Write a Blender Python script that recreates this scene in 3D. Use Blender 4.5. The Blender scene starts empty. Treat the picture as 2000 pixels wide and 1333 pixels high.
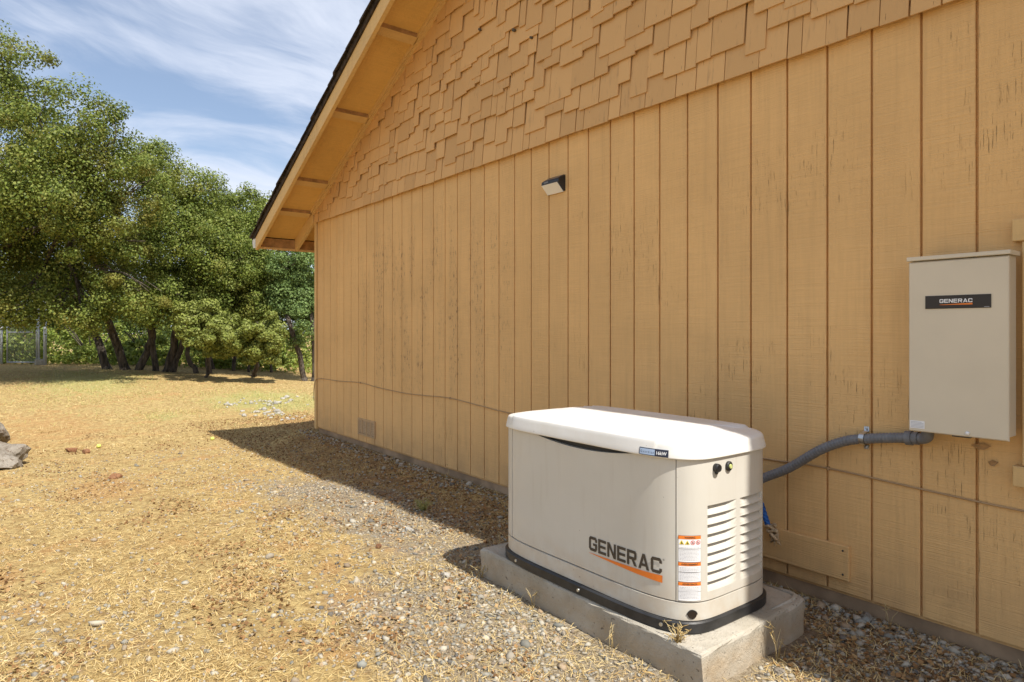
import bpy, bmesh, math, random
import numpy as np
from mathutils import Vector, Matrix

S = bpy.context.scene
COL = S.collection
R = math.radians
rng = np.random.default_rng(11)
random.seed(5)

# ------------------------------------------------------------------ camera, sky, sun, exposure
cd = bpy.data.cameras.new('camera')
cam = bpy.data.objects.new('camera', cd)
COL.objects.link(cam)
S.camera = cam
cd.sensor_width = 36.0
cd.lens = 23.127
cd.shift_y = -0.01125
cd.clip_start = 0.05
cd.clip_end = 2000.0
cam.location = (7.875, -3.094, 1.301)
cam.rotation_euler = (R(90), 0, R(52.59))

SUN_DIR = Vector((0.68, 0.034, 1.0)).normalized()          # towards the sun
ELEV = math.asin(SUN_DIR.z)
AZ = math.atan2(SUN_DIR.x, SUN_DIR.y)                      # clockwise from +y

W = bpy.data.worlds.new('World')
S.world = W
W.use_nodes = True
wn, wl = W.node_tree.nodes, W.node_tree.links
wn.clear()
w_out = wn.new('ShaderNodeOutputWorld')
w_bg = wn.new('ShaderNodeBackground')
w_bg.inputs['Strength'].default_value = 0.10
sky = wn.new('ShaderNodeTexSky')
sky.sky_type = 'NISHITA'
sky.sun_disc = False
sky.sun_elevation = ELEV
sky.sun_rotation = AZ
sky.altitude = 400
sky.air_density = 1.0
sky.dust_density = 1.6
sky.ozone_density = 1.0
# thin streaky cirrus, laid on a high flat layer (direction divided by its height)
tc = wn.new('ShaderNodeTexCoord')
sep = wn.new('ShaderNodeSeparateXYZ')
wl.new(tc.outputs['Generated'], sep.inputs[0])
def wmath(op, a, b=None):
    n = wn.new('ShaderNodeMath'); n.operation = op
    for i, v in enumerate((a, b)):
        if v is None: continue
        if isinstance(v, (int, float)): n.inputs[i].default_value = v
        else: wl.new(v, n.inputs[i])
    return n.outputs[0]
zc = wmath('ADD', wmath('MAXIMUM', sep.outputs['Z'], 0.0), 0.16)
cmb = wn.new('ShaderNodeCombineXYZ')
wl.new(wmath('DIVIDE', sep.outputs['X'], zc), cmb.inputs[0])
wl.new(wmath('DIVIDE', sep.outputs['Y'], zc), cmb.inputs[1])
wrp = wn.new('ShaderNodeTexNoise'); wrp.inputs['Scale'].default_value = 1.1; wrp.inputs['Detail'].default_value = 3
wl.new(cmb.outputs[0], wrp.inputs['Vector'])
wv = wn.new('ShaderNodeVectorMath'); wv.operation = 'MULTIPLY_ADD'
wl.new(wrp.outputs['Color'], wv.inputs[0]); wv.inputs[1].default_value = (.45, .45, 0); wl.new(cmb.outputs[0], wv.inputs[2])
def wnoise(scale, rot, size, detail, rough, dist, offs=(0, 0, 0)):
    t_ = wn.new('ShaderNodeMapping')                 # turn first, then stretch along the streaks
    t_.inputs['Rotation'].default_value = (0, 0, rot)
    wl.new(wv.outputs[0], t_.inputs[0])
    m = wn.new('ShaderNodeMapping')
    m.inputs['Scale'].default_value = scale
    m.inputs['Location'].default_value = offs
    wl.new(t_.outputs[0], m.inputs[0])
    n = wn.new('ShaderNodeTexNoise')
    n.inputs['Scale'].default_value = size
    n.inputs['Detail'].default_value = detail
    n.inputs['Roughness'].default_value = rough
    n.inputs['Distortion'].default_value = dist
    wl.new(m.outputs[0], n.inputs['Vector'])
    return n.outputs['Fac']
streak = wnoise((0.60, 1.6, 1), R(-108), 1.6, 11, 0.62, .6)
veil = wnoise((0.75, 1.2, 1), R(-100), 1.25, 8, 0.58, 0.5, (3.1, 1.7, 0))
mixv = wmath('ADD', wmath('MULTIPLY', streak, 0.40), wmath('MULTIPLY', veil, 0.75))
ramp = wn.new('ShaderNodeMapRange')
ramp.interpolation_type = 'SMOOTHSTEP'
ramp.inputs['From Min'].default_value = 0.46
ramp.inputs['From Max'].default_value = 0.72
ramp.inputs['To Min'].default_value = 0.12
ramp.inputs['To Max'].default_value = 0.92
wl.new(mixv, ramp.inputs['Value'])
wmix = wn.new('ShaderNodeMixRGB')
wl.new(ramp.outputs[0], wmix.inputs[0])
wl.new(sky.outputs[0], wmix.inputs[1])
wmix.inputs[2].default_value = (5.4, 5.8, 6.7, 1)
wl.new(wmix.outputs[0], w_bg.inputs['Color'])
wl.new(w_bg.outputs[0], w_out.inputs['Surface'])

sd = bpy.data.lights.new('sun', 'SUN')
sd.energy = 4.3
sd.angle = R(0.53)
sd.color = (1.0, 0.95, 0.87)
sun = bpy.data.objects.new('sun', sd)
COL.objects.link(sun)
sun.rotation_euler = SUN_DIR.to_track_quat('Z', 'Y').to_euler()
sun.location = (10, 0, 20)

S.view_settings.view_transform = 'Standard'
S.view_settings.look = 'None'
S.view_settings.gamma = 1.0
S.view_settings.exposure = 0.67
S.view_settings.use_curve_mapping = False
S.cycles.max_bounces = 8
S.cycles.diffuse_bounces = 5
S.cycles.transparent_max_bounces = 4
S.cycles.use_denoising = True

# ------------------------------------------------------------------ helpers
def tag(o, label=None, cat=None, group=None, kind=None):
    if label: o['label'] = label
    if cat: o['category'] = cat
    if group: o['group'] = group
    if kind: o['kind'] = kind
    return o

def thing(name, loc, label, cat, group=None, rz=0.0):
    o = bpy.data.objects.new(name, None)
    o.empty_display_size = 0.2
    COL.objects.link(o)
    o.location = loc
    o.rotation_euler = (0, 0, rz)
    return tag(o, label, cat, group)

def link_mesh(name, me, parent=None, loc=None):
    o = bpy.data.objects.new(name, me)
    COL.objects.link(o)
    if parent is not None: o.parent = parent
    if loc is not None: o.location = loc
    return o

def fast_mesh(name, V, F, mat, smooth=False, mat_idx=None):
    """V (n,3) floats, F (m,k) ints: all faces of one size."""
    V = np.ascontiguousarray(V, np.float32); F = np.ascontiguousarray(F, np.int32)
    me = bpy.data.meshes.new(name)
    m, k = F.shape
    me.vertices.add(len(V)); me.vertices.foreach_set('co', V.ravel())
    me.loops.add(m * k); me.loops.foreach_set('vertex_index', F.ravel())
    me.polygons.add(m)
    me.polygons.foreach_set('loop_start', np.arange(0, m * k, k, dtype=np.int32))
    me.polygons.foreach_set('loop_total', np.full(m, k, np.int32))
    for mm in (mat if isinstance(mat, (list, tuple)) else [mat]): me.materials.append(mm)
    if mat_idx is not None: me.polygons.foreach_set('material_index', np.ascontiguousarray(mat_idx, np.int32))
    if smooth: me.polygons.foreach_set('use_smooth', np.ones(m, bool))
    me.update(calc_edges=True)
    return me

class MB:
    """collects shapes, then links them as ONE mesh object"""
    def __init__(self): self.v = []; self.f = []; self.sm = []
    def add(self, vs, fs, smooth=False):
        n = len(self.v); self.v += [tuple(p) for p in vs]
        self.f += [tuple(i + n for i in f) for f in fs]; self.sm += [smooth] * len(fs)
    def box(self, x0, x1, y0, y1, z0, z1):
        self.add([(x0,y0,z0),(x1,y0,z0),(x1,y1,z0),(x0,y1,z0),(x0,y0,z1),(x1,y0,z1),(x1,y1,z1),(x0,y1,z1)],
                 [(0,3,2,1),(4,5,6,7),(0,1,5,4),(1,2,6,5),(2,3,7,6),(3,0,4,7)])
    def cbox(self, x0, x1, y0, y1, z0, z1, c=0.003):
        """box whose front (-y) edges are chamfered"""
        a = [(x0+c,y0,z0+c),(x1-c,y0,z0+c),(x1-c,y0,z1-c),(x0+c,y0,z1-c)]
        b = [(x0,y0+c,z0),(x1,y0+c,z0),(x1,y0+c,z1),(x0,y0+c,z1)]
        d = [(x0,y1,z0),(x1,y1,z0),(x1,y1,z1),(x0,y1,z1)]
        fs = [(0,1,2,3)]
        for i in range(4):
            j = (i+1) % 4
            fs += [(i, i+4, j+4, j), (i+4, i+8, j+8, j+4)]
        self.add(a+b+d, [tuple(reversed(f)) if k else f for k, f in enumerate(fs)] + [(11,10,9,8)])
    def prism(self, poly, axis, a0, a1):
        """poly: 2-D outline (counter-clockwise); axis 'x','y','z' is the extrusion direction"""
        def P(p, a):
            return {'x': (a, p[0], p[1]), 'y': (p[0], a, p[1]), 'z': (p[0], p[1], a)}[axis]
        n = len(poly)
        vs = [P(p, a0) for p in poly] + [P(p, a1) for p in poly]
        fs = [tuple(range(n)), tuple(range(2*n-1, n-1, -1))]
        fs += [(i, i+n, (i+1) % n + n, (i+1) % n) for i in range(n)]
        self.add(vs, fs)
    def tube(self, pts, rad, n=8, cap=True, smooth=True):
        pts = [Vector(p) for p in pts]
        if not isinstance(rad, (list, tuple)): rad = [rad] * len(pts)
        up = Vector((0.13, 0.31, 0.94)); vs = []; fs = []
        prev = None
        for i, p in enumerate(pts):
            t = (pts[min(i+1, len(pts)-1)] - pts[max(i-1, 0)]).normalized()
            if prev is None:
                a = t.cross(up)
                if a.length < 0.1: a = t.cross(Vector((1, 0, 0)))
                a.normalize()
            else:
                a = (prev - t * prev.dot(t)).normalized()
            prev = a; b = t.cross(a)
            for k in range(n):
                w = 2 * math.pi * k / n
                vs.append(p + (a * math.cos(w) + b * math.sin(w)) * rad[i])
        for i in range(len(pts)-1):
            for k in range(n):
                fs.append((i*n+k, i*n+(k+1) % n, (i+1)*n+(k+1) % n, (i+1)*n+k))
        if cap:
            fs.append(tuple(range(n-1, -1, -1))); fs.append(tuple((len(pts)-1)*n+k for k in range(n)))
        self.add(vs, fs, smooth)
    def build(self, name, mat, parent=None, origin=(0, 0, 0), recalc=True):
        me = bpy.data.meshes.new(name)
        o = Vector(origin)
        me.from_pydata([tuple(Vector(p) - o) for p in self.v], [], self.f)
        me.materials.append(mat)
        me.polygons.foreach_set('use_smooth', self.sm)
        if recalc:
            bm = bmesh.new(); bm.from_mesh(me)
            bmesh.ops.recalc_face_normals(bm, faces=bm.faces)
            bm.to_mesh(me); bm.free()
        me.update()
        return link_mesh(name, me, parent)

# lattice value noise for terrain and scatter
_T = np.random.default_rng(3).random((256, 256))
def vn(x, y):
    xi = np.floor(x).astype(int); yi = np.floor(y).astype(int)
    fx = x - xi; fy = y - yi
    fx = fx*fx*(3-2*fx); fy = fy*fy*(3-2*fy)
    g = lambda a, b: _T[a % 256, b % 256]
    return (g(xi, yi)*(1-fx)+g(xi+1, yi)*fx)*(1-fy) + (g(xi, yi+1)*(1-fx)+g(xi+1, yi+1)*fx)*fy
def fbm(x, y, o=4):
    r = 0; a = 0.5; t = 0
    for i in range(o):
        r = r + a*vn(x*2**i+17*i, y*2**i+5*i); t += a; a *= 0.5
    return r/t
def sst(a, b, x):
    t = np.clip((x-a)/(b-a), 0, 1); return t*t*(3-2*t)

# ------------------------------------------------------------------ materials
def new_mat(name):
    m = bpy.data.materials.new(name); m.use_nodes = True
    nt = m.node_tree
    return m, nt, nt.nodes['Principled BSDF']

class NT:
    """small wrapper to write node graphs briefly"""
    def __init__(self, nt): self.nt = nt; self.n = nt.nodes; self.l = nt.links
    def put(self, sock, v):
        if isinstance(v, (int, float)): sock.default_value = v
        elif isinstance(v, (tuple, list)):
            sock.default_value = tuple(v) + (1,) if len(v) == 3 and sock.type == 'RGBA' else tuple(v)
        else: self.l.new(v, sock)
    def pos(self): return self.n.new('ShaderNodeNewGeometry').outputs['Position']
    def island(self): return self.n.new('ShaderNodeNewGeometry').outputs['Random Per Island']
    def objrand(self): return self.n.new('ShaderNodeObjectInfo').outputs['Random']
    def attr(self, name):
        a = self.n.new('ShaderNodeAttribute'); a.attribute_name = name; return a.outputs['Fac']
    def sc(self, vec, s, off=(0, 0, 0)):
        m = self.n.new('ShaderNodeMapping'); self.put(m.inputs['Vector'], vec)
        m.inputs['Scale'].default_value = s; m.inputs['Location'].default_value = off
        return m.outputs[0]
    def noise(self, vec, scale=1, detail=4, rough=0.55, dist=0):
        n = self.n.new('ShaderNodeTexNoise'); self.put(n.inputs['Vector'], vec)
        n.inputs['Scale'].default_value = scale; n.inputs['Detail'].default_value = detail
        n.inputs['Roughness'].default_value = rough; n.inputs['Distortion'].default_value = dist
        return n.outputs['Fac']
    def rng(self, v, a, b, c=0.0, d=1.0, smooth=True):
        m = self.n.new('ShaderNodeMapRange')
        if smooth: m.interpolation_type = 'SMOOTHSTEP'
        self.put(m.inputs['Value'], v)
        for k, q in zip(('From Min', 'From Max', 'To Min', 'To Max'), (a, b, c, d)): m.inputs[k].default_value = q
        return m.outputs[0]
    def math(self, op, a, b=0.0):
        m = self.n.new('ShaderNodeMath'); m.operation = op
        self.put(m.inputs[0], a); self.put(m.inputs[1], b); return m.outputs[0]
    def mix(self, f, a, b, mode='MIX'):
        m = self.n.new('ShaderNodeMixRGB'); m.blend_type = mode
        self.put(m.inputs[0], f); self.put(m.inputs[1], a); self.put(m.inputs[2], b); return m.outputs[0]
    def bump(self, h, strength=0.3, dist=0.01, normal=None):
        b = self.n.new('ShaderNodeBump'); self.put(b.inputs['Height'], h)
        b.inputs['Strength'].default_value = strength; b.inputs['Distance'].default_value = dist
        if normal is not None: self.l.new(normal, b.inputs['Normal'])
        return b.outputs[0]

def plain(name, col, rough=0.5, metal=0.0, vary=0.06, nscale=9.0, bump=0.0, spec=0.5):
    m, nt, p = new_mat(name); t = NT(nt)
    P = t.pos()
    f = t.noise(P, nscale, 5)
    lo = tuple(c*(1-vary*1.4) for c in col); hi = tuple(min(1, c*(1+vary)) for c in col)
    t.put(p.inputs['Base Color'], t.mix(t.rng(f, .3, .7), lo, hi))
    p.inputs['Roughness'].default_value = rough; p.inputs['Metallic'].default_value = metal
    p.inputs['Specular IOR Level'].default_value = spec
    if bump: t.put(p.inputs['Normal'], t.bump(t.noise(P, 140, 4), bump, .004))
    return m

PAINT = (0.745, 0.468, 0.198)
def siding_mat(name, saw=0.5, base=PAINT, stains=True):
    m, nt, p = new_mat(name); t = NT(nt)
    P = t.pos()
    big = t.noise(P, 1.3, 4)
    col = t.mix(t.rng(big, .3, .7), tuple(c*.93 for c in base), tuple(c*1.05 for c in base))
    r = t.objrand()
    col = t.mix(t.rng(r, 0, 1, 0, .10, False), col, (0.45, 0.30, 0.145))
    rain = t.rng(t.noise(t.sc(P, (15, 15, .55), (1.3, 0, .4)), 1, 4, .6), .50, .72)
    col = t.mix(t.math('MULTIPLY', rain, .17), col, (0.40, 0.245, 0.115))
    # open checks in the plywood face: thin upright cracks in patches
    cr = t.noise(t.sc(P, (150, 150, 7)), 1, 4, .65)
    patch = t.noise(t.sc(P, (1.5, 1.5, 1.2), (4.2, 0, 1.3)), 1, 4)
    crack = t.math('MULTIPLY', t.rng(cr, .60, .67), t.rng(patch, .51, .64))
    col = t.mix(t.math('MULTIPLY', crack, .62), col, (0.22, 0.125, 0.055))
    hgt = t.math('MULTIPLY', crack, -1.0)
    if stains:
        spx = nt.nodes.new('ShaderNodeSeparateXYZ'); nt.links.new(P, spx.inputs[0])
        ax = t.math('MULTIPLY', t.rng(spx.outputs[0], .6, 1.6), t.rng(spx.outputs[0], 4.4, 3.0))
        az = t.math('MULTIPLY', t.rng(spx.outputs[2], .45, 1.1), t.rng(spx.outputs[2], 2.6, 1.9))
        area = t.math('MULTIPLY', ax, az)
        mil = t.noise(t.sc(P, (46, 46, 16)), 1, 5, .7)
        mil2 = t.noise(t.sc(P, (5.5, 5.5, .8)), 1, 3)
        st = t.math('MULTIPLY', t.math('MULTIPLY', t.rng(mil, .53, .64), t.rng(mil2, .44, .60)), area)
        col = t.mix(t.math('MULTIPLY', st, .80), col, (0.17, 0.10, 0.05))
        wash = t.math('MULTIPLY', area, t.rng(mil2, .40, .65))
        col = t.mix(t.math('MULTIPLY', wash, .16), col, (0.30, 0.19, 0.10))
        # dirt splashed up at the foot of the wall
        foot = t.math('MULTIPLY', t.rng(spx.outputs[2], .42, .08), t.rng(t.noise(P, 6, 4), .25, .75))
        col = t.mix(t.math('MULTIPLY', foot, .38), col, (0.33, 0.20, 0.11))
    sawm = t.noise(t.sc(P, (3, 3, 210)), 1, 2, .5); grain = t.noise(t.sc(P, (70, 70, 4)), 1, 4, .6)
    col = t.mix(t.rng(t.math('ADD', t.math('MULTIPLY', sawm, .5), t.math('MULTIPLY', grain, .5)),   .40, .60, .11, 0), col, (0.30, 0.17, 0.07))
    t.put(p.inputs['Base Color'], col)
    p.inputs['Roughness'].default_value = .72
    p.inputs['Specular IOR Level'].default_value = .28
    h = t.math('ADD', t.math('MULTIPLY', sawm, saw*1.2), t.math('MULTIPLY', grain, .55))
    n1 = t.bump(h, .95, .006)
    t.put(p.inputs['Normal'], t.bump(hgt, .9, .004, n1))
    return m

def shingle_mat():
    m, nt, p = new_mat('painted_wood_shingle'); t = NT(nt)
    P = t.pos(); r = t.objrand()
    off = nt.nodes.new('ShaderNodeVectorMath'); off.operation = 'ADD'
    nt.links.new(P, off.inputs[0])
    cm = nt.nodes.new('ShaderNodeCombineXYZ')
    t.put(cm.inputs[0], t.math('MULTIPLY', r, 37.0)); t.put(cm.inputs[2], t.math('MULTIPLY', r, 53.0))
    nt.links.new(cm.outputs[0], off.inputs[1])
    Q = off.outputs[0]
    col = t.mix(t.rng(r, 0, 1, 0, 1, False), (0.565, 0.345, 0.150), (0.665, 0.41, 0.178))
    g = t.noise(t.sc(Q, (42, 42, 3)), 1, 4, .65, .4)
    worn = t.math('MULTIPLY', t.rng(g, .54, .75), t.rng(t.noise(Q, 3.1, 2), .46, .62))
    col = t.mix(t.math('MULTIPLY', worn, .55), col, (0.27, 0.165, 0.085))
    crk = t.rng(t.noise(t.sc(Q, (95, 95, 4)), 1, 3), .705, .74)
    col = t.mix(t.math('MULTIPLY', crk, .7), col, (0.10, 0.055, 0.025))
    t.put(p.inputs['Base Color'], col)
    p.inputs['Roughness'].default_value = .75; p.inputs['Specular IOR Level'].default_value = .25
    t.put(p.inputs['Normal'], t.bump(t.math('SUBTRACT', g, crk), .55, .004))
    return m

M = {}
M['siding'] = siding_mat('painted_siding')
M['trim'] = siding_mat('painted_trim', saw=.12, base=(0.70, 0.475, 0.21), stains=False)
M['soffit'] = siding_mat('painted_soffit', saw=.06, base=(0.74, 0.47, 0.16), stains=False)
M['shingle'] = shingle_mat()
M['foundation'] = plain('foundation_concrete', (0.34, 0.235, 0.145), .85, vary=.22, nscale=5, bump=.4, spec=.2)
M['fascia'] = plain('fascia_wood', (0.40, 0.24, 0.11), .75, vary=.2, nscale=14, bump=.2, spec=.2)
M['roof'] = plain('dark_roof_shingle', (0.055, 0.042, 0.034), .9, vary=.35, nscale=22, bump=.5, spec=.2)
M['gutter'] = plain('white_gutter_metal', (0.78, 0.78, 0.77), .4)
M['cream'] = plain('cream_enamel', (0.60, 0.565, 0.49), .34, vary=.025, nscale=3)
def cabinet_paint():
    m, nt, p = new_mat('cream_enamel_dusty'); t = NT(nt); P = t.pos()
    sp = nt.nodes.new('ShaderNodeSeparateXYZ'); nt.links.new(P, sp.inputs[0])
    col = t.mix(t.rng(t.noise(P, 3, 4), .3, .7), (0.565, 0.54, 0.475), (0.595, 0.57, 0.505))
    run = t.rng(t.noise(t.sc(P, (34, 34, 2.2)), 1, 4, .6), .52, .75)
    col = t.mix(t.math('MULTIPLY', run, .16), col, (0.40, 0.34, 0.26))
    dust = t.math('MULTIPLY', t.rng(sp.outputs[2], .42, .18), t.rng(t.noise(P, 11, 5), .3, .7))
    col = t.mix(t.math('MULTIPLY', dust, .45), col, (0.46, 0.33, 0.19))
    speck = t.rng(t.noise(P, 60, 2), .755, .775)
    col = t.mix(t.math('MULTIPLY', speck, .6), col, (0.16, 0.12, 0.09))
    t.put(p.inputs['Base Color'], col); p.inputs['Specular IOR Level'].default_value = .45
    t.put(p.inputs['Roughness'], t.rng(t.noise(P, 14, 4), .3, .7, .30, .46))
    t.put(p.inputs['Normal'], t.bump(t.noise(P, 2.5, 2), .05, .02))
    return m
M['cream'] = cabinet_paint()
def lid_paint():
    m, nt, p = new_mat('white_lid_enamel'); t = NT(nt); P = t.pos()
    col = t.mix(t.rng(t.noise(P, 4, 5), .35, .7), (0.78, 0.77, 0.735), (0.70, 0.675, 0.61))
    col = t.mix(t.math('MULTIPLY', t.rng(t.noise(P, 48, 2), .75, .77), .7), col, (0.20, 0.15, 0.11))
    t.put(p.inputs['Base Color'], col)
    t.put(p.inputs['Roughness'], t.rng(t.noise(P, 9, 4), .3, .7, .28, .48))
    return m
M['lidpaint'] = lid_paint()
M['gap'] = plain('dark_gap', (0.10, 0.085, 0.065), .8)
M['black'] = plain('black_plastic', (0.022, 0.022, 0.023), .42, vary=.3, nscale=18, bump=.12)
M['lens'] = plain('status_lens', (0.55, 0.60, 0.22), .25)
M['logo_dark'] = plain('dark_brown_print', (0.055, 0.042, 0.030), .5)
M['orange'] = plain('orange_print', (0.78, 0.20, 0.02), .5, vary=.02)
M['white'] = plain('white_print', (0.80, 0.80, 0.80), .5, vary=.02)
M['grey_print'] = plain('grey_print', (0.42, 0.42, 0.44), .5, vary=.02)
M['yellow'] = plain('yellow_print', (0.80, 0.62, 0.04), .5, vary=.02)
M['red'] = plain('red_print', (0.62, 0.05, 0.04), .5, vary=.02)
M['badge_blue'] = plain('pale_blue_print', (0.36, 0.46, 0.62), .3, vary=.02)
M['badge_dark'] = plain('navy_print', (0.018, 0.022, 0.045), .3, vary=.02)
M['box'] = plain('beige_enamel', (0.62, 0.545, 0.415), .36, vary=.03, nscale=3)
M['plate'] = plain('black_plate', (0.020, 0.013, 0.010), .3, vary=.1)
M['conduit'] = plain('grey_conduit', (0.165, 0.165, 0.17), .45, vary=.1, nscale=30)
M['zinc'] = plain('zinc_strap', (0.62, 0.62, 0.60), .28, metal=.9)
M['cable'] = plain('painted_cable', (0.40, 0.255, 0.13), .7)
M['blue_rope'] = plain('blue_rope', (0.02, 0.11, 0.38), .8, vary=.3, nscale=80)
M['tan_rope'] = plain('tan_rope', (0.50, 0.36, 0.21), .9, vary=.3, nscale=90)
M['diffuser'] = plain('white_diffuser', (0.82, 0.80, 0.77), .45, vary=.01)
M['glass'] = plain('dark_glass', (0.03, 0.035, 0.04), .08, vary=.05)
M['galv'] = plain('galvanized_steel', (0.55, 0.57, 0.59), .42, metal=.35)
M['wire'] = plain('dull_wire', (0.34, 0.35, 0.36), .55, metal=.2)
M['ball'] = plain('yellow_green_ball', (0.60, 0.66, 0.14), .8)
M['vent'] = plain('painted_vent', (0.47, 0.31, 0.16), .6)

def concrete_mat():
    m, nt, p = new_mat('pad_concrete'); t = NT(nt); P = t.pos()
    a = t.noise(P, 5, 5, .6); b = t.noise(P, 38, 5, .7)
    col = t.mix(t.rng(a, .3, .7), (0.34, 0.305, 0.24), (0.46, 0.425, 0.355))
    col = t.mix(t.rng(b, .56, .70, 0, .5), col, (0.30, 0.25, 0.19))
    sp = nt.nodes.new('ShaderNodeSeparateXYZ'); nt.links.new(P, sp.inputs[0])
    soil = t.math('MULTIPLY', t.rng(sp.outputs[2], .150, .07), t.rng(t.noise(t.sc(P, (7, 7, 12)), 1, 5), .10, .85))
    col = t.mix(t.math('MULTIPLY', soil, .62), col, (0.40, 0.27, 0.135))
    pit = t.math('MAXIMUM', t.rng(t.noise(P, 75, 2), .68, .72), t.rng(t.noise(P, 26, 3), .72, .75))
    col = t.mix(t.math('MULTIPLY', pit, .7), col, (0.12, 0.10, 0.08))
    t.put(p.inputs['Base Color'], col)
    p.inputs['Roughness'].default_value = .88; p.inputs['Specular IOR Level'].default_value = .25
    h = t.math('SUBTRACT', t.math('ADD', b, t.math('MULTIPLY', t.noise(P, 160, 3), .4)), pit)
    t.put(p.inputs['Normal'], t.bump(h, .7, .009))
    return m
M['concrete'] = concrete_mat()

def rock_mat(name, c0, c1, c2):
    m, nt, p = new_mat(name); t = NT(nt); P = t.pos()
    a = t.noise(P, 4, 6, .65); b = t.noise(P, 22, 5, .7)
    col = t.mix(t.rng(a, .35, .65), c0, c1)
    col = t.mix(t.rng(b, .52, .68), col, c2)
    t.put(p.inputs['Base Color'], col)
    p.inputs['Roughness'].default_value = .9; p.inputs['Specular IOR Level'].default_value = .2
    t.put(p.inputs['Normal'], t.bump(t.math('ADD', a, t.math('MULTIPLY', b, .7)), 1.0, .06))
    return m
M['boulder'] = rock_mat('grey_boulder', (0.23, 0.195, 0.15), (0.35, 0.31, 0.255), (0.13, 0.09, 0.06))
M['redstone'] = rock_mat('red_stone', (0.25, 0.12, 0.06), (0.33, 0.17, 0.085), (0.16, 0.08, 0.045))
M['palestone'] = rock_mat('pale_stone', (0.42, 0.395, 0.34), (0.52, 0.49, 0.43), (0.30, 0.27, 0.22))

def ground_mat():
    m, nt, p = new_mat('dry_ground'); t = NT(nt); P = t.pos()
    n1 = t.noise(P, 2.2, 6, .62); n2 = t.noise(P, 17, 5, .66); n3 = t.noise(P, 85, 4, .7); n4 = t.noise(t.sc(P, (1, 1, 1), (9, 4, 2)), 5.5, 5, .6)
    straw = t.mix(t.rng(n2, .32, .68), (0.30, 0.20, 0.085), (0.53, 0.40, 0.175))
    dirt = t.mix(t.rng(n2, .3, .7), (0.35, 0.205, 0.085), (0.50, 0.325, 0.140))
    grav = t.mix(t.rng(n3, .36, .66), (0.17, 0.135, 0.095), (0.40, 0.35, 0.27))
    green = t.mix(t.rng(n2, .35, .65), (0.42, 0.36, 0.13), (0.36, 0.36, 0.15))
    col = t.mix(t.rng(n1, .52, .68), straw, dirt)
    def masked(attr, w): return t.rng(t.math('ADD', t.attr(attr), t.math('MULTIPLY', t.math('SUBTRACT', n4, .5), w)), .32, .68)
    col = t.mix(masked('dirt', .9), col, dirt)
    col = t.mix(t.math('MULTIPLY', masked('gravel', 1.0), .85), col, grav)
    col = t.mix(t.math('MULTIPLY', masked('green', 1.2), .8), col, green)
    litter = t.math('MULTIPLY', t.rng(n4, .58, .70), t.rng(n2, .40, .58))
    col = t.mix(t.math('MULTIPLY', litter, .55), col, (0.22, 0.10, 0.035))
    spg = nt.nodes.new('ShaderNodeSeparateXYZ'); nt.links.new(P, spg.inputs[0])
    shade_litter = t.math('MULTIPLY', t.rng(spg.outputs[1], -.85, -.45), t.rng(n4, .30, .55))  # brown litter along the wall, its colour also deepening the roof shade
    col = t.mix(t.math('MULTIPLY', t.math('MULTIPLY', shade_litter, t.rng(spg.outputs[0], -.6, .4)), .55), col, (0.17, 0.105, 0.06))
    fine = t.rng(n3, .58, .70)
    col = t.mix(t.math('MULTIPLY', fine, .45), col, (0.17, 0.10, 0.045))
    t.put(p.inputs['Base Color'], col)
    p.inputs['Roughness'].default_value = .95; p.inputs['Specular IOR Level'].default_value = .1
    h = t.math('ADD', t.math('MULTIPLY', n2, .8), t.math('MULTIPLY', n3, .6))
    t.put(p.inputs['Normal'], t.bump(h, .9, .03))
    return m
M['ground'] = ground_mat()

def island_mat(name, cols, rough=.8, trans=0.0, patch=None, spec=.2):
    """colour varies piece by piece; patch=(scale, lo, hi, colour) adds world-position patches"""
    m, nt, p = new_mat(name); t = NT(nt)
    r = nt.nodes.new('ShaderNodeValToRGB')
    t.put(r.inputs[0], t.island())
    el = r.color_ramp.elements
    while len(el) > 1: el.remove(el[-1])
    el[0].position = 0; el[0].color = (*cols[0], 1)
    for i, c in enumerate(cols[1:], 1):
        e = el.new(i/(len(cols)-1)); e.color = (*c, 1)
    col = r.outputs[0]
    if patch:
        for (s, a, b, amt, c) in patch:
            col = t.mix(t.rng(t.noise(t.pos(), s, 3), a, b, 0, amt), col, c)
    t.put(p.inputs['Base Color'], col)
    p.inputs['Roughness'].default_value = rough; p.inputs['Specular IOR Level'].default_value = spec
    if trans:
        tr = nt.nodes.new('ShaderNodeBsdfTranslucent'); t.put(tr.inputs['Color'], t.mix(.35, col, (0.30, 0.34, 0.03)))
        mx = nt.nodes.new('ShaderNodeMixShader'); mx.inputs[0].default_value = trans
        nt.links.new(p.outputs[0], mx.inputs[1]); nt.links.new(tr.outputs[0], mx.inputs[2])
        nt.links.new(mx.outputs[0], nt.nodes['Material Output'].inputs['Surface'])
    return m
M['straw'] = island_mat('dry_straw', [(0.29,0.175,0.065),(0.55,0.40,0.165),(0.65,0.50,0.24),(0.72,0.585,0.32),(0.46,0.31,0.115),(0.60,0.45,0.20)], .75, .15,
                        [(1.7, .56, .70, .6, (0.34, 0.18, 0.06))])
M['litter'] = island_mat('brown_leaf_litter', [(0.12,0.065,0.028),(0.22,0.12,0.05),(0.30,0.17,0.07),(0.40,0.27,0.13)], .8)
M['gravel'] = island_mat('mixed_gravel', [(0.17,0.165,0.14),(0.30,0.285,0.24),(0.27,0.215,0.15),(0.37,0.345,0.28),(0.46,0.41,0.32),(0.11,0.105,0.095),(0.36,0.26,0.16),(0.25,0.255,0.23)], .85)
M['wood'] = island_mat('dim_woodland_leaf', [(0.030,0.050,0.014),(0.060,0.095,0.026),(0.100,0.140,0.040),(0.045,0.07,0.02)], .5, .25, spec=.15)
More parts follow.
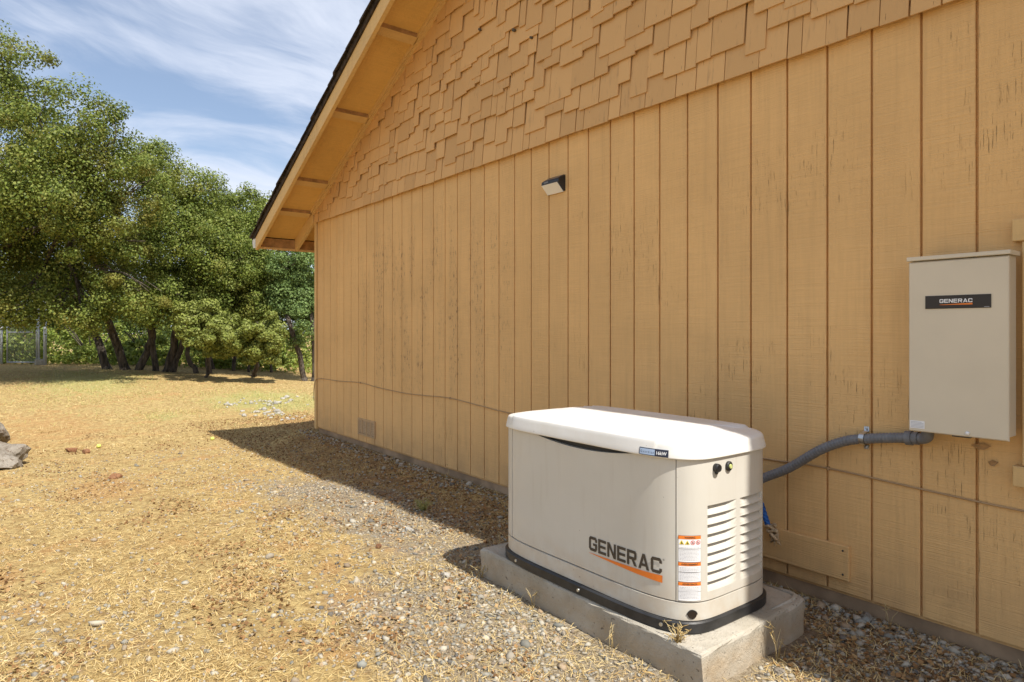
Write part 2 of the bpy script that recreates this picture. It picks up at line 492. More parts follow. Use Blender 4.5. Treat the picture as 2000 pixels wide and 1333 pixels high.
M['greengrass'] = island_mat('yellow_green_grass', [(0.44,0.40,0.13),(0.36,0.40,0.16),(0.56,0.48,0.15),(0.30,0.34,0.15)], .7, .2)
M['oak'] = island_mat('oak_leaf', [(0.042,0.063,0.013),(0.110,0.159,0.032),(0.221,0.268,0.053),(0.079,0.114,0.021),(0.285,0.310,0.084),(0.157,0.206,0.041)], .5, .28,
                      [(.9, .52, .70, .45, (0.28, 0.20, 0.050)), (2.3, .56, .70, .35, (0.20, 0.11, 0.030))], spec=.15)
M['oak_b'] = island_mat('mid_green_leaf', [(0.045,0.069,0.014),(0.134,0.183,0.034),(0.236,0.284,0.058),(0.087,0.129,0.024),(0.278,0.302,0.088),(0.164,0.211,0.042)], .5, .28,
                      [(1.1, .54, .70, .45, (0.28, 0.24, 0.050))], spec=.15)
M['oak_y'] = island_mat('yellowish_leaf', [(0.134,0.170,0.034),(0.259,0.293,0.063),(0.305,0.331,0.102),(0.168,0.208,0.046)], .5, .28, spec=.15)
M['oak_c'] = island_mat('cool_green_leaf', [(0.066,0.112,0.035),(0.146,0.218,0.069),(0.239,0.331,0.112),(0.106,0.165,0.053)], .5, .28, spec=.15)
M['under'] = island_mat('bright_undergrowth_leaf', [(0.157,0.229,0.043),(0.258,0.338,0.060),(0.350,0.389,0.085),(0.111,0.169,0.038)], .55, .35, spec=.3)
def bark_mat():
    m, nt, p = new_mat('oak_bark'); t = NT(nt); P = t.pos()
    g = t.noise(t.sc(P, (16, 16, 4)), 1, 5, .65)
    t.put(p.inputs['Base Color'], t.mix(t.rng(g, .35, .65), (0.035, 0.027, 0.021), (0.125, 0.10, 0.075)))
    p.inputs['Roughness'].default_value = .95
    t.put(p.inputs['Normal'], t.bump(g, .9, .03)); return m
M['bark'] = bark_mat()

# ------------------------------------------------------------------ the ground
def gz(x, y):
    x = np.asarray(x, float); y = np.asarray(y, float)
    A = np.interp(x, [-4, -2.8, .2, 2.7, 4.5, 5.3, 9.5], [-.26, -.275, -.18, -.045, -.01, .02, .02])
    near = A * sst(.05, .8, np.where(x < -.6, 1+0*y, -y))
    p = np.array([-16.2, -3.3]); q = np.array([-10.7, 3.9]); L = np.linalg.norm(q-p); e = (q-p)/L; n = np.array([-e[1], e[0]])
    s = ((x-p[0])*e[0]+(y-p[1])*e[1])/L; dd = (x-p[0])*n[0]+(y-p[1])*n[1]
    crest = np.interp(s, [-1.5, 0, .45, 1.0, 1.6], [.30, .24, .16, -.10, -.14])
    w = sst(-11, -.5, dd)
    z = near*(1-w)+crest*w - .025*np.clip(dd, 0, 1e9)*sst(0, 6, dd)
    return np.maximum(z, -1.2)
def relief(x, y):
    d = np.clip(-y, 0, 3)
    k = np.where((x > -.4) & (x < 14.5), sst(0, .5, d), 1.0)
    return k*((fbm(x*1.1, y*1.1, 3)-.5)*.045 + (fbm(x*6, y*6, 3)-.5)*.022)
def gh(x, y): return gz(x, y)+relief(x, y)
def m_gravel(x, y):
    band = np.exp(-((y+.95-.05*(x-4))/.62)**2)*sst(.0, 3.0, x)
    padz = np.exp(-(((x-5.7)/1.3)**2+((y+1.35)/.75)**2))
    right = sst(5.9, 6.5, x)*sst(-1.9, -.9, y)
    left = .35*np.exp(-(((x-4.6)/.8)**2+((y+2.9)/.6)**2))
    return np.clip(np.maximum.reduce([.78*band, .95*padz, .85*right, left]), 0, 1)
def m_dirt(x, y):
    holl = .6*np.exp(-(((x+4.6)/3.2)**2+((y+2.6)/1.25)**2))
    spot = .85*np.exp(-(((x-5.05)/.5)**2+((y+1.75)/.22)**2))
    spot2 = .7*np.exp(-(((x-.9)/1.2)**2+((y+2.4)/.5)**2))
    cor = .8*np.exp(-(((x+2.6)/1.5)**2+((y-.9)/.8)**2))
    return np.clip(np.maximum.reduce([holl, spot, spot2, cor]), 0, 1)
def m_green(x, y):
    a = .9*np.exp(-(((x+6.0)/2.3)**2+((y-1.2)/1.4)**2))
    b = .75*np.exp(-(((x+11)/3.5)**2+((y+1.6)/1.5)**2))
    c = .6*np.exp(-(((x+4.9)/.8)**2+((y+.9)/.5)**2))
    return np.clip(np.maximum.reduce([a, b, c]), 0, 1)

def axis_coords(lo, a, b, hi, step):
    c = list(np.arange(a, b+1e-6, step))
    s = step; v = c[-1]
    while v < hi: s *= 1.12; v += s; c.append(v)
    s = step; v = c[0]; pre = []
    while v > lo: s *= 1.12; v -= s; pre.append(v)
    return np.array(pre[::-1]+c)
gx = axis_coords(-400, -4.5, 8.5, 400, .055); gy = axis_coords(-400, -4.2, 1.8, 400, .055)
X, Y = np.meshgrid(gx, gy, indexing='ij')
Z = gh(X, Y)
Z = np.where((X > -.2) & (X < 14.2) & (Y > .1) & (Y < 7.9), Z-.05, Z)
nx, ny = X.shape
idx = np.arange(nx*ny).reshape(nx, ny)
F = np.stack([idx[:-1, :-1], idx[1:, :-1], idx[1:, 1:], idx[:-1, 1:]], -1).reshape(-1, 4)
gme = fast_mesh('ground', np.stack([X, Y, Z], -1).reshape(-1, 3), F, M['ground'], True)
for nm, fn in (('gravel', m_gravel), ('dirt', m_dirt), ('green', m_green)):
    at = gme.attributes.new(nm, 'FLOAT', 'POINT')
    at.data.foreach_set('value', fn(X, Y).astype(np.float32).ravel())
tag(link_mesh('ground', gme), 'dry uneven ground of straw, orange dirt and gravel sloping gently away from the house', None, None, 'structure')

# ------------------------------------------------------------------ the house
PITCH = .457
def zs(x): return 2.864+PITCH*x          # underside of the rake trim on the left slope
RX = 7.0                                  # ridge
OV = .55                                  # barge board, distance in front of the wall
EX = -.93                                 # eave end of the barge board
house = thing('house', (0, 0, 0), 'tan painted house with upright board siding and wood shingles under its gable', 'house')

b = MB()
zt = zs(RX)+.06
b.prism([(-.24, .06), (14.24, .06), (14.24, zs(-.24)+.06), (RX, zt), (-.24, zs(-.24)+.06)], 'y', .0165, 8.0)
b.build('wall', M['siding'], house)
b = MB(); b.prism([(-.22, .02), (14.22, .02), (14.22, 7.98), (-.22, 7.98)], 'z', -.6, .078)
b.build('foundation', M['foundation'], house)

# siding boards, one object each, sharing one mesh
PW = .2032
bm_ = MB(); bm_.cbox(.0052, PW-.0052, 0, .0175, .075, 2.70, .0022)
first = bm_.build('siding_board', M['siding'], house)
first.location = (-PW, 0, 0)
for k in range(0, 50):
    o = first.copy(); COL.objects.link(o); o.parent = house; o.location = (k*PW, 0, 0)
b = MB(); b.cbox(-.262, -.2095, -.022, .03, .05, 2.70, .003)
b.build('corner_board', M['trim'], house)

# wall shingles
def clip_poly(P, f):
    out = []
    for i in range(len(P)):
        a, c = P[i], P[(i+1) % len(P)]
        fa, fc = f(a), f(c)
        if fa >= 0: out.append(a)
        if fa*fc < 0:
            t = fa/(fa-fc); out.append((a[0]+(c[0]-a[0])*t, a[1]+(c[1]-a[1])*t))
    return out
def shingle_geo(x0, x1, z0, length, rot):
    P = [(x0, z0), (x1, z0), (x1, z0+length), (x0, z0+length)]
    cx = (x0+x1)/2
    c, s = math.cos(rot), math.sin(rot)
    P = [(cx+(p[0]-cx)*c-(p[1]-z0-length)*s, z0+length+(p[0]-cx)*s+(p[1]-z0-length)*c) for p in P]
    P = clip_poly(P, lambda p: zs(p[0])+.03-p[1])
    P = clip_poly(P, lambda p: zs(2*RX-p[0])+.03-p[1])
    P = clip_poly(P, lambda p: p[0]+.235)
    if len(P) < 3: return None
    D, T = .028, .0085
    def yi(z): return -.003-D*min(1, max(0, 1-(z-z0)/length))
    def yo(z): return yi(z)-.0015-T*min(1, max(0, 1-(z-z0)/length))
    n = len(P)
    vs = [(p[0], yo(p[1]), p[1]) for p in P]+[(p[0], yi(p[1]), p[1]) for p in P]
    fs = [tuple(range(n)), tuple(range(2*n-1, n-1, -1))]+[(i, i+n, (i+1) % n+n, (i+1) % n) for i in range(n)]
    return vs, fs
rs = random.Random(21)
cand = []
ROWH = .158
for r in range(0, 24):
    x = -.26-rs.random()*.1
    zb = 2.640+r*ROWH
    if zb > zs(x+.3)+.1: x = (zb-.1-2.864)/PITCH-.3-rs.random()*.1
    while x < 11.2 and zb < zs(min(x+.3, RX))+.30:
        w = rs.choice([.07, .095, .115, .135, .15, .165, .18, .20, .225])
        gap = rs.uniform(.003, .009)
        if r == 0: z0 = zb+rs.uniform(-.003, .004)
        else: z0 = zb+rs.choice([-.068, -.045, -.02, -.005, .015, .035, .058])+rs.uniform(-.008, .008)
        rot = rs.uniform(-.006, .006)
        if rs.random() < .03: rot = rs.choice([-.07, .06])
        g = shingle_geo(x, x+w, z0, rs.uniform(.34, .38), rot)
        if g: cand.append((x+w/2, z0, g))
        x += w+gap
def in_view(x, z):
    return z < 2.66+(6.95-x)*.405 + .05 and x < 7.05
vis = [c for c in cand if in_view(c[0], c[1])]
rest = [c for c in cand if not in_view(c[0], c[1])]
vis.sort(key=lambda c: c[0]*.0-((7.0-c[0])))
extra = vis[:max(0, len(vis)-298)] if len(vis) > 298 else []
vis = vis[len(extra):]
for (cx, z0, (vs, fs)) in vis:
    b = MB(); b.add(vs, fs); b.build('wall_shingle', M['shingle'], house)
b = MB()
for (cx, z0, (vs, fs)) in rest+extra: b.add(vs, fs)
tag(b.build('wall_shingles_beyond', M['shingle'], house), kind='stuff')
print('shingles', len(vis), len(rest), len(extra))

# rake trim on the wall, soffit, outlookers, barge board, fascia, gutter, roof
def slope_board(x0, x1, y0, y1, d0, d1, mirror=False):
    """board lying along the roof slope between heights zs+d0 and zs+d1"""
    P = [(x0, zs(x0)+d0), (x1, zs(x1)+d0), (x1, zs(x1)+d1), (x0, zs(x0)+d1)]
    if mirror: P = [(2*RX-p[0], p[1]) for p in P][::-1]
    m = MB(); m.prism(P, 'y', y0, y1); return m
for mir in (False, True):
    slope_board(-.25, RX, -.060, .02, 0, .0615, mir).build('rake_trim', M['trim'], house)
    slope_board(-.25, RX, -.075, -.062, .022, .0615, mir).build('rake_molding', M['trim'], house)
    slope_board(EX, RX-.002, -OV, -OV+.038, -.105, .052, mir).build('barge_board', M['trim'], house)
    slope_board(EX+.02, RX-.002, -OV+.04, 8.4, .062, .0795, mir).build('soffit', M['soffit'], house)
    slope_board(EX-.03, RX, -OV-.018, -OV+.035, .054, .0805, mir).build('roof_edge_strip', M['roof'], house)
    slope_board(EX-.10, RX, -OV-.02, 8.4, .082, .098, mir).build('roof_covering', M['roof'], house)
    slope_board(EX+.02, -.252, -.045, -.004, -.10, .061, mir).build('rafter_tail', M['trim'], house)
for xb in (-.36, .23, 1.34, 2.39, 3.44, 4.49, 5.54):
    ob_ = slope_board(xb, xb+.085, -OV+.0385, -.062, .022, .0610).build('outlooker_beam', M['trim'], house)
    slope_board(xb+.0855, xb+.0885, -OV+.0385, -.062, .023, .0608).build('shade_edge', M['fascia'], ob_)  # thin dark strip: shade of the beam's uphill side put into colour
b = MB(); b.box(EX-.002, EX+.018, -OV+.04, 8.4, zs(EX)-.06, zs(EX)+.060); b.build('fascia_board', M['fascia'], house)
b = MB(); b.box(EX-.012, EX+.032, -OV+.041, 8.4, zs(EX)-.085, zs(EX)-.0605); b.build('fascia_strip', M['trim'], house)
g = MB()
gp = [(EX-.005, zs(EX)-.075), (EX-.005, zs(EX)+.045), (EX-.115, zs(EX)+.045), (EX-.125, zs(EX)+.0), (EX-.085, zs(EX)-.075)]
g.prism(gp, 'y', -OV-.005, 8.4)
g.build('gutter', M['gutter'], house)
# one thick roof shingle per course along the rake: the ragged dark edge
k = 0; xr = EX-.11
while xr < RX-.1:
    lift = rs.uniform(0, .012)
    P = [(xr, zs(xr)+.100), (xr+.30, zs(xr+.30)+.100), (xr+.30, zs(xr+.30)+.104+lift*.3), (xr, zs(xr)+.120+lift)]
    m = MB(); m.prism(P, 'y', -OV-.035-rs.uniform(0, .02), -OV+.5)
    m.build('roof_shingle', M['roof'], house)
    xr += .155+rs.uniform(-.01, .01)

# foundation vent: frame, louvres
vt = MB()
vx0, vx1, vz0, vz1 = 1.025, 1.449, .140, .322
vt.box(vx0, vx1, -.014, .001, vz0, vz0+.018); vt.box(vx0, vx1, -.014, .001, vz1-.018, vz1)
vt.box(vx0, vx0+.02, -.014, .001, vz0+.018, vz1-.018); vt.box(vx1-.02, vx1, -.014, .001, vz0+.018, vz1-.018)
for q in range(1, 4):
    xx = vx0+(vx1-vx0)*q/4
    vt.box(xx-.008, xx+.008, -.013, .001, vz0+.018, vz1-.018)
ventf = vt.build('foundation_vent', M['vent'], house)
bk = MB(); bk.box(vx0+.02, vx1-.02, -.003, -.001, vz0+.018, vz1-.018); bk.build('vent_screen', M['gap'], ventf)
for q in range(8):
    zz = vz0+.024+q*.0178
    m = MB(); m.add([(vx0+.018, -.012, zz), (vx1-.018, -.012, zz), (vx1-.018, -.004, zz+.011), (vx0+.018, -.004, zz+.011),
                     (vx0+.018, -.012, zz+.003), (vx1-.018, -.012, zz+.003), (vx1-.018, -.004, zz+.014), (vx0+.018, -.004, zz+.014)],
                    [(0,1,2,3), (4,7,6,5), (0,4,5,1), (3,2,6,7), (0,3,7,4), (1,5,6,2)])
    m.build('vent_slat', M['vent'], ventf)

# skirt board nailed low on the wall behind the generator
b = MB(); b.cbox(4.95, 6.41, -.024, -.001, .138, .298, .003)
sk = b.build('skirt_board', M['siding'], house)
for (xx, zz) in ((6.385, .275), (6.385, .165), (5.97, .272)):
    n = MB(); n.tube([(xx, -.026, zz), (xx, -.0235, zz)], .005, 8); n.build('nail_head', M['logo_dark'], sk)
# nail holes in the shingles
for (xx, zz, rr) in ((3.906, 3.58, .012), (4.116, 3.448, .009), (3.45, 3.75, .009)):
    n = MB(); n.tube([(xx, -.052, zz), (xx, -.030, zz)], rr, 10); n.build('knot_hole', M['gap'], house)

# window at the right edge of the picture
b = MB(); b.cbox(7.085, 8.45, -.024, -.0005, .78, 1.64, .003)
wf = MB()
wf.cbox(7.066, 7.155, -.036, -.001, .782, 1.636, .003); wf.cbox(8.38, 8.47, -.036, -.001, .782, 1.636, .003)
win = wf.build('window', M['trim'], house)
h = MB(); h.cbox(7.036, 8.50, -.042, -.001, 1.638, 1.722, .003); h.build('window_head', M['trim'], win)
h = MB(); h.cbox(7.040, 8.50, -.050, -.001, .702, .780, .003); h.build('window_sill', M['trim'], win)
h = MB()
h.box(7.157, 8.378, -.022, -.001, .784, .83); h.box(7.157, 8.378, -.022, -.001, 1.59, 1.634)
h.box(7.157, 7.20, -.022, -.001, .83, 1.59); h.box(8.335, 8.378, -.022, -.001, .83, 1.59); h.box(7.745, 7.785, -.022, -.001, .83, 1.59)
h.build('window_sash', M['gutter'], win)
for (a, c) in ((7.20, 7.745), (7.785, 8.335)):
    h = MB(); h.box(a, c, -.008, -.003, .83, 1.59); h.build('pane', M['glass'], win)
# rough spots of torn siding under the switch box
for (xx, zz, sx) in ((6.925, .835, .035), (6.965, .775, .018)):
    n = MB()
    n.add([(xx-sx, -.003, zz), (xx, -.014, zz+.012), (xx+sx, -.003, zz+.004), (xx+.3*sx, -.010, zz-.014), (xx-.5*sx, -.007, zz-.012), (xx, 0, zz)],
          [(0,1,5), (1,2,5), (2,3,5), (3,4,5), (4,0,5), (0,4,3,2,1)])
    n.build('splintered_patch', M['fascia'], house)

# ------------------------------------------------------------------ wall light
L = (4.345, -.001, 2.27)
wlight = thing('wall_light', L, 'small black wedge wall light with white diffuser high on the board siding', 'wall light')
x0, x1 = 4.262, 4.445
b = MB(); b.prism([(0, 2.272), (0, 2.387), (-.062, 2.352), (-.066, 2.332), (-.006, 2.272)], 'x', x0, x1)
b.build('light_housing', M['black'], wlight, L)
b = MB(); b.prism([(-.006, 2.268), (-.0665, 2.3285), (-.0705, 2.3265), (-.012, 2.266)], 'x', x0+.006, x1-.012)
b.build('light_diffuser', M['diffuser'], wlight, L)
b = MB(); b.box(x0+.03, x0+.075, -.0685, -.0655, 2.337, 2.349); b.build('motion_sensor', M['conduit'], wlight, L)
b = MB(); b.prism([(-.004, 2.3888), (-.058, 2.3585), (-.058, 2.3565), (-.004, 2.3868)], 'x', x0+.01, x1-.01)
b.build('solar_panel', M['badge_dark'], wlight, L)

# ------------------------------------------------------------------ concrete pad
PADZ = .15
PL = (5.73, -.75, 0)
pad = thing('concrete_pad', PL, 'raised concrete pad with worn edges under the standby generator', 'concrete pad')
poly = [(5.02, -1.118), (6.438, -1.152), (6.408, -.42), (6.400, -.388), (6.375, -.366), (6.34, -.358), (5.045, -.36), (5.02, -.385)]
def dense(poly, step=.05):
    out = []
    for i in range(len(poly)):
        a, c = np.array(poly[i]), np.array(poly[(i+1) % len(poly)])
        n = max(1, int(np.linalg.norm(c-a)/step))
        out += [tuple(a+(c-a)*k/n) for k in range(n)]
    return out
pp = dense(poly)
cx, cy = 5.73, -.75
b = MB(); rings = []
rp = random.Random(4)
for (inset, z) in ((0, -.2), (0, .06), (0, .138), (.004, .1455), (.012, .150)):
    ring = []
    for (x, y) in pp:
        j = rp.uniform(-.0035, .0035)
        sx = 1 if x > cx else -1; sy = 1 if y > cy else -1
        ix = inset if abs(x-cx) > .62 else 0; iy = inset if abs(y-cy) > .33 else 0
        ring.append((x-sx*ix+j, y-sy*iy+j*.8, z+(rp.uniform(-.0015, .0015) if z > .1 else 0)))
    rings.append(ring)
n = len(pp)
b.add([p for r_ in rings for p in r_], [(k*n+i, k*n+(i+1) % n, (k+1)*n+(i+1) % n, (k+1)*n+i) for k in range(4) for i in range(n)]+[tuple(4*n+i for i in range(n))])
b.build('pad_slab', M['concrete'], pad, PL)
b = MB()   # low raised lip along the back right corner
lip = [(6.385, -.60), (6.388, -.44), (6.375, -.395), (6.345, -.378), (6.20, -.376)]
b.tube([(x-.012, y-.004, .149) for x, y in lip], [.003, .011, .012, .011, .003], 8)
b.build('pad_lip', M['concrete'], pad, PL)

# ------------------------------------------------------------------ generator
GC = (5.738, -.80)
GL = (5.738, -.80, PADZ)
gen = thing('generator', GL, 'cream standby generator with white lid standing on the concrete pad', 'generator')
NSE = 5.0
def superellipse(a, c, N, n=NSE):
    t = np.linspace(0, 2*np.pi, N, endpoint=False)-np.pi/2
    co, si = np.cos(t), np.sin(t)
    return np.stack([GC[0]+a*np.sign(co)*abs(co)**(2/n), GC[1]+c*np.sign(si)*abs(si)**(2/n)], -1)
GA, GB = .601, .32
_d = superellipse(GA, GB, 8000)
_d = np.vstack([_d, _d[:1]])
_s = np.r_[0, np.cumsum(np.hypot(*np.diff(_d, axis=0).T))]
PER = _s[-1]
def body(s, off=0.0):
    """point on the cabinet outline: arc length s from the middle of the front, towards the right"""
    s = np.asarray(s, float) % PER
    x = np.interp(s, _s, _d[:, 0]); y = np.interp(s, _s, _d[:, 1])
    e = .004
    x2 = np.interp((s+e) % PER, _s, _d[:, 0]); y2 = np.interp((s+e) % PER, _s, _d[:, 1])
    x1 = np.interp((s-e) % PER, _s, _d[:, 0]); y1 = np.interp((s-e) % PER, _s, _d[:, 1])
    tx, ty = x2-x1, y2-y1; l = np.hypot(tx, ty)
    return x+ty/l*off, y-tx/l*off
def shell(name, mat, parent, s0, s1, z0, z1, out=0.0, inn=-.02, ns=40, nz=2, smooth=True):
    """curved panel of the cabinet with turned edges; z0, z1 numbers or functions of s"""
    ss = np.linspace(s0, s1, ns+1)
    f0 = z0 if callable(z0) else (lambda s: z0); f1 = z1 if callable(z1) else (lambda s: z1)
    b = MB(); r = .003
    xo, yo = body(ss, out); xi, yi = body(ss, inn)
    V = []; 
    for i, s in enumerate(ss):
        a, c = f0(s), f1(s)
        col = [(xi[i], yi[i], a), (xo[i], yo[i], a)]
        col += [(xo[i], yo[i], a+(c-a)*k/nz) for k in range(1, nz)]
        col += [(xo[i], yo[i], c), (xi[i], yi[i], c)]
        V += col
    h = nz+3
    fs = [(i*h+k, (i+1)*h+k, (i+1)*h+k+1, i*h+k+1) for i in range(ns) for k in range(h-1)]
    fs += [tuple(range(h)), tuple(ns*h+k for k in range(h-1, -1, -1))]
    b.add(V, fs)
    o = b.build(name, mat, parent, GL)
    soften(o)
    return o
def soften(o, ang=28):
    o.data.polygons.foreach_set('use_smooth', [True]*len(o.data.polygons)); o.data.set_sharp_from_angle(angle=R(ang))
def patch(b, s0, s1, z0, z1, off, ns=12):
    ss = np.linspace(s0, s1, ns+1); x, y = body(ss, off)
    f0 = z0 if callable(z0) else (lambda s: z0); f1 = z1 if callable(z1) else (lambda s: z1)
    V = []
    for i, s in enumerate(ss): V += [(x[i], y[i], f0(s)), (x[i], y[i], f1(s))]
    b.add(V, [(2*i, 2*i+2, 2*i+3, 2*i+1) for i in range(ns)])
GLYPH = {
 'G': (1.0, [[(1,.66),(1,.84),(.84,1),(.16,1),(0,.84),(0,.16),(.16,0),(.84,0),(1,.16),(1,.56),(.50,.56),(.50,.39),(.77,.39),(.77,.20),(.25,.20),(.23,.22),(.23,.78),(.25,.80),(.77,.80),(.77,.66)]]),
 'C': (1.0, [[(1,.66),(1,.84),(.84,1),(.16,1),(0,.84),(0,.16),(.16,0),(.84,0),(1,.16),(1,.34),(.77,.34),(.77,.20),(.25,.20),(.23,.22),(.23,.78),(.25,.80),(.77,.80),(.77,.66)]]),
 'E': (.95, [[(0,0),(.95,0),(.95,.19),(.23,.19),(.23,.41),(.89,.41),(.89,.59),(.23,.59),(.23,.81),(.95,.81),(.95,1),(0,1)]]),
 'N': (1.0, [[(0,0),(.23,0),(.23,.68),(.74,0),(1,0),(1,1),(.77,1),(.77,.32),(.26,1),(0,1)]]),
 'R': (1.04, [[(0,0),(.23,0),(.23,1),(0,1)], [(.23,1),(.23,.81),(.73,.81),(.77,.77),(.77,.61),(.73,.57),(.23,.57),(.23,.38),(.50,.38),(.76,0),(1.04,0),(.76,.385),(.88,.40),(1,.52),(1,.86),(.86,1)]]),
 'A': (1.06, [[(0,0),(.25,0),(.33,.20),(.53,.20),(.53,.38),(.40,.38),(.53,.72),(.53,1),(.41,1)], [(1.06,0),(.65,1),(.53,1),(.53,.72),(.66,.38),(.53,.38),(.53,.20),(.73,.20),(.81,0)]])}
def block_text(word, gap=.15):
    """wide block capitals drawn as flat outlines, squeezed into the unit square"""
    V = []; Fc = []; x = 0
    for ch in word:
        w, polys = GLYPH[ch]
        for P in polys:
            Fc.append(tuple(range(len(V), len(V)+len(P)))); V += [(q[0]+x, q[1]) for q in P]
        x += w+gap
    V = np.array(V); V[:, 0] /= x-gap
    return V, Fc
def text_geo(body_txt, bold=0.0):
    if all(c in GLYPH for c in body_txt): return block_text(body_txt)
    """flat lettering: vertices (2-D, cap height 1) and triangles"""
    cu = bpy.data.curves.new('lettering', 'FONT'); cu.body = body_txt; cu.size = 1.0; cu.offset = bold; cu.resolution_u = 4
    ob = bpy.data.objects.new('lettering', cu); COL.objects.link(ob)
    dg = bpy.context.evaluated_depsgraph_get()
    me = bpy.data.meshes.new_from_object(ob.evaluated_get(dg))
    V = np.array([v.co[:2] for v in me.vertices]); Fc = [tuple(p.vertices) for p in me.polygons]
    bpy.data.objects.remove(ob); bpy.data.curves.remove(cu); bpy.data.meshes.remove(me)
    lo, hi = V.min(0), V.max(0)
    return (V-lo)/(hi-lo), Fc
def text_on_body(b, txt, s0, s1, z0, z1, off, bold=.0):
    V, Fc = text_geo(txt, bold)
    ss = s0+V[:, 0]*(s1-s0); zz = z0+V[:, 1]*(z1-z0)
    x, y = body(ss, off)
    b.add(list(zip(x, y, zz)), Fc)

# black base tray and the inner core
def ring_stack(name, mat, parent, spec, N=160, smooth=True, capb=True):
    b = MB(); V = []
    for (a, c, z, n) in spec:
        p = superellipse(a, c, N, n)
        V += [(q[0], q[1], z) for q in p]
    fs = [(k*N+i, k*N+(i+1) % N, (k+1)*N+(i+1) % N, (k+1)*N+i) for k in range(len(spec)-1) for i in range(N)]
    b.add(V, fs, smooth)
    b.add(V[-N:], [tuple(range(N))])
    if capb: b.add(V[:N], [tuple(range(N-1, -1, -1))])
    return b.build(name, mat, parent, GL)
tray = ring_stack('base_tray', M['black'], gen, [(.608, .332, PADZ+.001, 5), (.612, .336, PADZ+.006, 5), (.612, .336, PADZ+.040, 5), (.607, .331, PADZ+.045, 5), (.597, .318, PADZ+.046, 5)], smooth=False)
ring_stack('cabinet_core', M['gap'], gen, [(GA-.032, GB-.032, .19, 5), (GA-.032, GB-.032, .845, 5)])
# cream skirt band, full ring
b = MB(); ss = np.linspace(0, PER, 181)[:-1]
x, y = body(ss, .001); xi, yi = body(ss, -.02); N = len(ss)
V = [(x[i], y[i], .197) for i in range(N)]+[(x[i], y[i], .262) for i in range(N)]+[(xi[i], yi[i], .264) for i in range(N)]
b.add(V, [(k*N+i, k*N+(i+1) % N, (k+1)*N+(i+1) % N, (k+1)*N+i) for k in range(2) for i in range(N)])
soften(b.build('skirt_band', M['cream'], gen, GL))
SL, SR = -.47, .533
def crescent(s):
    t = (s+.33)/(.42+.33)
    return .822-(.040*math.sin(math.pi*t)**.8 if 0 < t < 1 else 0)
shell('front_panel', M['cream'], gen, SL+.0015, SR-.0015, .268, crescent, -.001, -.022, 60, 3)
shell('corner_panel', M['cream'], gen, -1.16, SL-.0015, .268, .822, .001, -.022, 40, 2)
# right end panel with two columns of louvre openings
LC = [(.659, .839), (.862, 1.042)]
NR, LT, LB = 9, .628, .300
pitch = (LT-LB)/NR
def hole(s, z):
    for (a, c) in LC:
        if a < s < c and LB < z < LT: return True
    return False
sb = sorted(set([SR+.0015, 1.16]+[a for q in LC for a in q]))
sg = []
for i in range(len(sb)-1):
    n = max(3, int((sb[i+1]-sb[i])/.018)); sg += list(np.linspace(sb[i], sb[i+1], n+1)[:-1])
sg.append(sb[-1])
zg = [.268, LB, LT, .72, .822]
b = MB(); V = []
xo, yo = body(np.array(sg), .001); xi, yi = body(np.array(sg), -.022)
for i in range(len(sg)): V += [(xo[i], yo[i], z) for z in zg]
nz = len(zg)
for i in range(len(sg)-1):
    for k in range(nz-1):
        sm, zm = (sg[i]+sg[i+1])/2, (zg[k]+zg[k+1])/2
        if not hole(sm, zm): b.add([V[i*nz+k], V[(i+1)*nz+k], V[(i+1)*nz+k+1], V[i*nz+k+1]], [(0, 1, 2, 3)])
for (sgn, z) in ((0, .268), (0, .822)):
    for i in range(len(sg)-1): b.add([(xo[i], yo[i], z), (xo[i+1], yo[i+1], z), (xi[i+1], yi[i+1], z), (xi[i], yi[i], z)], [(0, 1, 2, 3)])
b.add([(xo[0], yo[0], .268), (xo[0], yo[0], .822), (xi[0], yi[0], .822), (xi[0], yi[0], .268)], [(0, 1, 2, 3)])
me_merge = b.build('end_panel', M['cream'], gen, GL)
bmx = bmesh.new(); bmx.from_mesh(me_merge.data); bmesh.ops.remove_doubles(bmx, verts=bmx.verts, dist=1e-5); bmesh.ops.recalc_face_normals(bmx, faces=bmx.faces); bmx.to_mesh(me_merge.data); bmx.free()
endp = me_merge; soften(endp)
for ci, (a, c) in enumerate(LC):
    for r in range(NR):
        z0 = LB+r*pitch; z1 = z0+pitch
        ss = np.linspace(a, c, 11)
        xo, yo = body(ss, .001)
        V = []
        for i, s in enumerate(ss):
            u = (s-a)/(c-a)
            if ci == 1: u = 1-u
            dep = .022*min(1, (1-u)/.30)
            dep = max(dep, .0005)
            xm, ym = body(s, .001-dep*.25); xt, yt = body(s, .001-dep)
            V += [(xo[i], yo[i], z0), (float(xm), float(ym), z0+pitch*.30), (float(xt), float(yt), z1-.001), (xo[i], yo[i], z1)]
        m = MB()
        m.add(V, [(4*i+k, 4*i+4+k, 4*i+5+k, 4*i+1+k) for i in range(10) for k in range(3)]+[(0, 1, 2, 3), (43, 42, 41, 40)])
        m.build('louvre_slat', M['cream'], endp, GL)
# back panel closes the ring
shell('back_panel', M['cream'], gen, 1.162, PER-1.162, .268, .822, .001, -.022, 50, 2)
